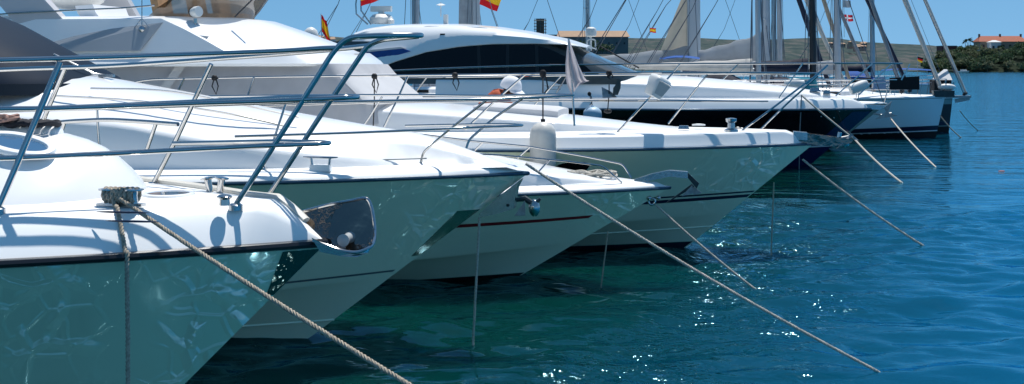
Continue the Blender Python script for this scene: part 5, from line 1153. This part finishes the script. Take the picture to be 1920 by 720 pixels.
# ================================================================ water
def axis(fine0, fine1, step, far0, far1, g=1.13):
    a = list(np.arange(fine0, fine1+step/2, step)); s = step; x = fine1
    while x < far1: s *= g; x += s; a.append(x)
    s = step; x = fine0; pre = []
    while x > far0: s *= g; x -= s; pre.append(x)
    return np.array(pre[::-1]+a)
xs = axis(-4.5, 11.0, .065, -6000, 6000); ys = axis(4.2, 24.0, .065, -3000, 9000)
X, Y_ = np.meshgrid(xs, ys); gx = np.gradient(xs); gy = np.gradient(ys); S = np.maximum(*np.meshgrid(gx, gy))
rng = np.random.default_rng(4); Z = np.zeros_like(X)
for i in range(70):
    lam = .32*(1.055**i); lam = min(lam, 9.); k = 2*math.pi/lam; a = rng.normal(R(-65), R(34)); amp = .0105*lam**.95/(1+ (lam/1.6)**1.1)
    amp *= 1.05; ph = rng.uniform(0, 6.28)
    # slowly varying gain so the ripples come in patches
    g = .75+.5*np.sin(X*.11*math.cos(i)+Y_*.13*math.sin(i)+i)
    Z += amp*g*np.clip((lam/S-3)/3, 0, 1)*np.sin(k*(X*math.cos(a)+Y_*math.sin(a))+ph)
nx, ny = len(xs), len(ys)
me = bpy.data.meshes.new('water'); me.vertices.add(nx*ny); me.vertices.foreach_set('co', np.stack([X, Y_, Z], -1).astype(np.float32).ravel())
idx = np.arange(nx*ny).reshape(ny, nx); q = np.stack([idx[:-1,:-1], idx[:-1,1:], idx[1:,1:], idx[1:,:-1]], -1).reshape(-1, 4)
me.loops.add(q.size); me.loops.foreach_set('vertex_index', q.ravel().astype(np.int32)); me.polygons.add(len(q)); me.polygons.foreach_set('loop_start', np.arange(0, q.size, 4, dtype=np.int32)); me.polygons.foreach_set('use_smooth', np.ones(len(q), dtype=bool)); me.update(); me.validate()
wm = bpy.data.materials.new('sea_water'); wm.use_nodes = True; nt = wm.node_tree; b = nt.nodes['Principled BSDF']
b.inputs['Roughness'].default_value = .045; b.inputs['IOR'].default_value = 1.33; b.subsurface_method = 'BURLEY'; b.inputs['Subsurface Weight'].default_value = 1.0; b.inputs['Subsurface Radius'].default_value = (.3,.9,1.0); b.inputs['Subsurface Scale'].default_value = 1.0
geo = nt.nodes.new('ShaderNodeNewGeometry'); prev = None
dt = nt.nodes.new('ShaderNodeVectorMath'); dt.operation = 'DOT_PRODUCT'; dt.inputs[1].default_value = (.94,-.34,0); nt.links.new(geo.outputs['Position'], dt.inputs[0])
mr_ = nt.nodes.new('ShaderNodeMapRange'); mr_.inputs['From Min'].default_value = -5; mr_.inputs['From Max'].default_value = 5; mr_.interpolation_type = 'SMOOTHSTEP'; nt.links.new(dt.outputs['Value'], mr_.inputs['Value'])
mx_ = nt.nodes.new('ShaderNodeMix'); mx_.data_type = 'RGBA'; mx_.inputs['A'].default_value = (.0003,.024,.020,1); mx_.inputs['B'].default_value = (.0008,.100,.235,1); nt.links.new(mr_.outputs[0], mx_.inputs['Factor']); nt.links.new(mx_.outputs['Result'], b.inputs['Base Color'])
for sc, st, dist, sy in ((5.5,.05,.03,1.5),(1.3,.36,.09,1.9),(.33,.50,.22,2.4)):
    mp = nt.nodes.new('ShaderNodeMapping'); mp.inputs['Rotation'].default_value = (0,0,R(24)); mp.inputs['Scale'].default_value = (1, sy, 1); nt.links.new(geo.outputs['Position'], mp.inputs[0])
    n = nt.nodes.new('ShaderNodeTexNoise'); n.inputs['Scale'].default_value = sc; n.inputs['Detail'].default_value = 3; n.inputs['Roughness'].default_value = .5; nt.links.new(mp.outputs[0], n.inputs['Vector'])
    bp = nt.nodes.new('ShaderNodeBump'); bp.inputs['Strength'].default_value = st; bp.inputs['Distance'].default_value = dist; nt.links.new(n.outputs['Fac'], bp.inputs['Height'])
    if prev: nt.links.new(prev.outputs[0], bp.inputs['Normal'])
    prev = bp
# gusts: patches of steep little ripples that catch the sun
def lane(cx, cy, rx, ry, ang):
    mp = nt.nodes.new('ShaderNodeMapping'); mp.vector_type = 'TEXTURE'; mp.inputs['Location'].default_value = (cx, cy, 0); mp.inputs['Rotation'].default_value = (0,0,R(ang)); mp.inputs['Scale'].default_value = (rx, ry, 1); nt.links.new(geo.outputs['Position'], mp.inputs[0])
    ln = nt.nodes.new('ShaderNodeVectorMath'); ln.operation = 'LENGTH'; nt.links.new(mp.outputs[0], ln.inputs[0])
    q = nt.nodes.new('ShaderNodeMapRange'); q.inputs['From Min'].default_value = 1.; q.inputs['From Max'].default_value = .35; nt.links.new(ln.outputs['Value'], q.inputs['Value']); return q.outputs[0]
ng = nt.nodes.new('ShaderNodeTexNoise'); ng.inputs['Scale'].default_value = .9; ng.inputs['Detail'].default_value = 3; nt.links.new(geo.outputs['Position'], ng.inputs['Vector'])
gn = nt.nodes.new('ShaderNodeMapRange'); gn.inputs['From Min'].default_value = .36; gn.inputs['From Max'].default_value = .58; nt.links.new(ng.outputs['Fac'], gn.inputs['Value'])
ga = nt.nodes.new('ShaderNodeMath'); ga.operation = 'MAXIMUM'; nt.links.new(lane(3.5, 18.0, 1.9, 8.5, -12), ga.inputs[0]); nt.links.new(lane(1.1, 11.2, 1.2, 2.2, -10), ga.inputs[1])
gr_ = nt.nodes.new('ShaderNodeMath'); gr_.operation = 'MULTIPLY'; nt.links.new(gn.outputs[0], gr_.inputs[0]); nt.links.new(ga.outputs[0], gr_.inputs[1])
nr = nt.nodes.new('ShaderNodeTexNoise'); nr.inputs['Scale'].default_value = 7.; nr.inputs['Detail'].default_value = 2; nt.links.new(geo.outputs['Position'], nr.inputs['Vector'])
br_ = nt.nodes.new('ShaderNodeBump'); br_.inputs['Distance'].default_value = .14; nt.links.new(gr_.outputs[0], br_.inputs['Strength']); nt.links.new(nr.outputs['Fac'], br_.inputs['Height']); nt.links.new(prev.outputs[0], br_.inputs['Normal'])
nt.links.new(br_.outputs[0], b.inputs['Normal'])
# surface reflection, filtered a little blue by the water
b.inputs['Specular IOR Level'].default_value = 0
gl = nt.nodes.new('ShaderNodeBsdfGlossy'); gl.inputs['Color'].default_value = (.42,.84,1,1); gl.inputs['Roughness'].default_value = .075; nt.links.new(br_.outputs[0], gl.inputs['Normal'])
fr_ = nt.nodes.new('ShaderNodeFresnel'); fr_.inputs['IOR'].default_value = 1.33; nt.links.new(br_.outputs[0], fr_.inputs['Normal'])
ms = nt.nodes.new('ShaderNodeMixShader'); nt.links.new(fr_.outputs[0], ms.inputs[0]); nt.links.new(b.outputs[0], ms.inputs[1]); nt.links.new(gl.outputs[0], ms.inputs[2]); nt.links.new(ms.outputs[0], nt.nodes['Material Output'].inputs[0])
me.materials.append(wm); wo = bpy.data.objects.new('water', me); COL.objects.link(wo); wo['kind'] = 'structure'
# ================================================================ light, sky, camera
AZ, EL = R(22), R(70)
w = bpy.data.worlds.new('World'); SC.world = w; w.use_nodes = True; nt = w.node_tree; bg = nt.nodes['Background']
st = nt.nodes.new('ShaderNodeTexSky'); st.sky_type = 'NISHITA'; st.sun_disc = False; st.sun_elevation = EL; st.sun_rotation = AZ; st.air_density = 1.0; st.dust_density = .25; st.ozone_density = 1.2; st.altitude = 0
hs = nt.nodes.new('ShaderNodeHueSaturation'); hs.inputs['Saturation'].default_value = 1.27; hs.inputs['Hue'].default_value = .488
geo_ = nt.nodes.new('ShaderNodeTexCoord'); va = nt.nodes.new('ShaderNodeVectorMath'); va.operation = 'ABSOLUTE'; vm = nt.nodes.new('ShaderNodeMapping'); vm.inputs['Location'].default_value = (0,0,.22); vn = nt.nodes.new('ShaderNodeVectorMath'); vn.operation = 'NORMALIZE'
nt.links.new(geo_.outputs['Generated'], vm.inputs[0]); nt.links.new(vm.outputs[0], vn.inputs[0]); nt.links.new(vn.outputs[0], st.inputs[0])
nt.links.new(st.outputs[0], hs.inputs['Color']); nt.links.new(hs.outputs[0], bg.inputs['Color']); bg.inputs['Strength'].default_value = .117
sl_ = bpy.data.lights.new('sun', 'SUN'); sl_.energy = 5.0; sl_.angle = R(.5); sl_.color = (1,.97,.92); so = bpy.data.objects.new('sun', sl_); COL.objects.link(so)
sd = Vector((math.sin(AZ)*math.cos(EL), math.cos(AZ)*math.cos(EL), math.sin(EL))); so.rotation_euler = sd.to_track_quat('Z', 'Y').to_euler()
cam = bpy.data.cameras.new('camera'); co = bpy.data.objects.new('camera', cam); COL.objects.link(co); co.location = (0,0,H); co.rotation_euler = (R(90),0,0)
cam.sensor_width = 36; cam.lens = 36*F/1920; cam.shift_y = -(360-HZ)/1920; cam.clip_start = .1; cam.clip_end = 12000; SC.camera = co
SC.view_settings.view_transform = 'Standard'; SC.view_settings.look = 'None'; SC.view_settings.exposure = 0; SC.view_settings.gamma = 1
cy = SC.cycles; cy.caustics_reflective = True; cy.caustics_refractive = False; cy.blur_glossy = 0.3; cy.use_denoising = True; cy.sample_clamp_indirect = 12; cy.sample_clamp_direct = 0; cy.max_bounces = 8; cy.glossy_bounces = 5; cy.diffuse_bounces = 3
caustic_coat(HULL1, -1.7, 3.6, .20); caustic_coat(HULL2, -1.5, 3.0, .30); caustic_coat(HULL4, -2.0, 2.6, .36)
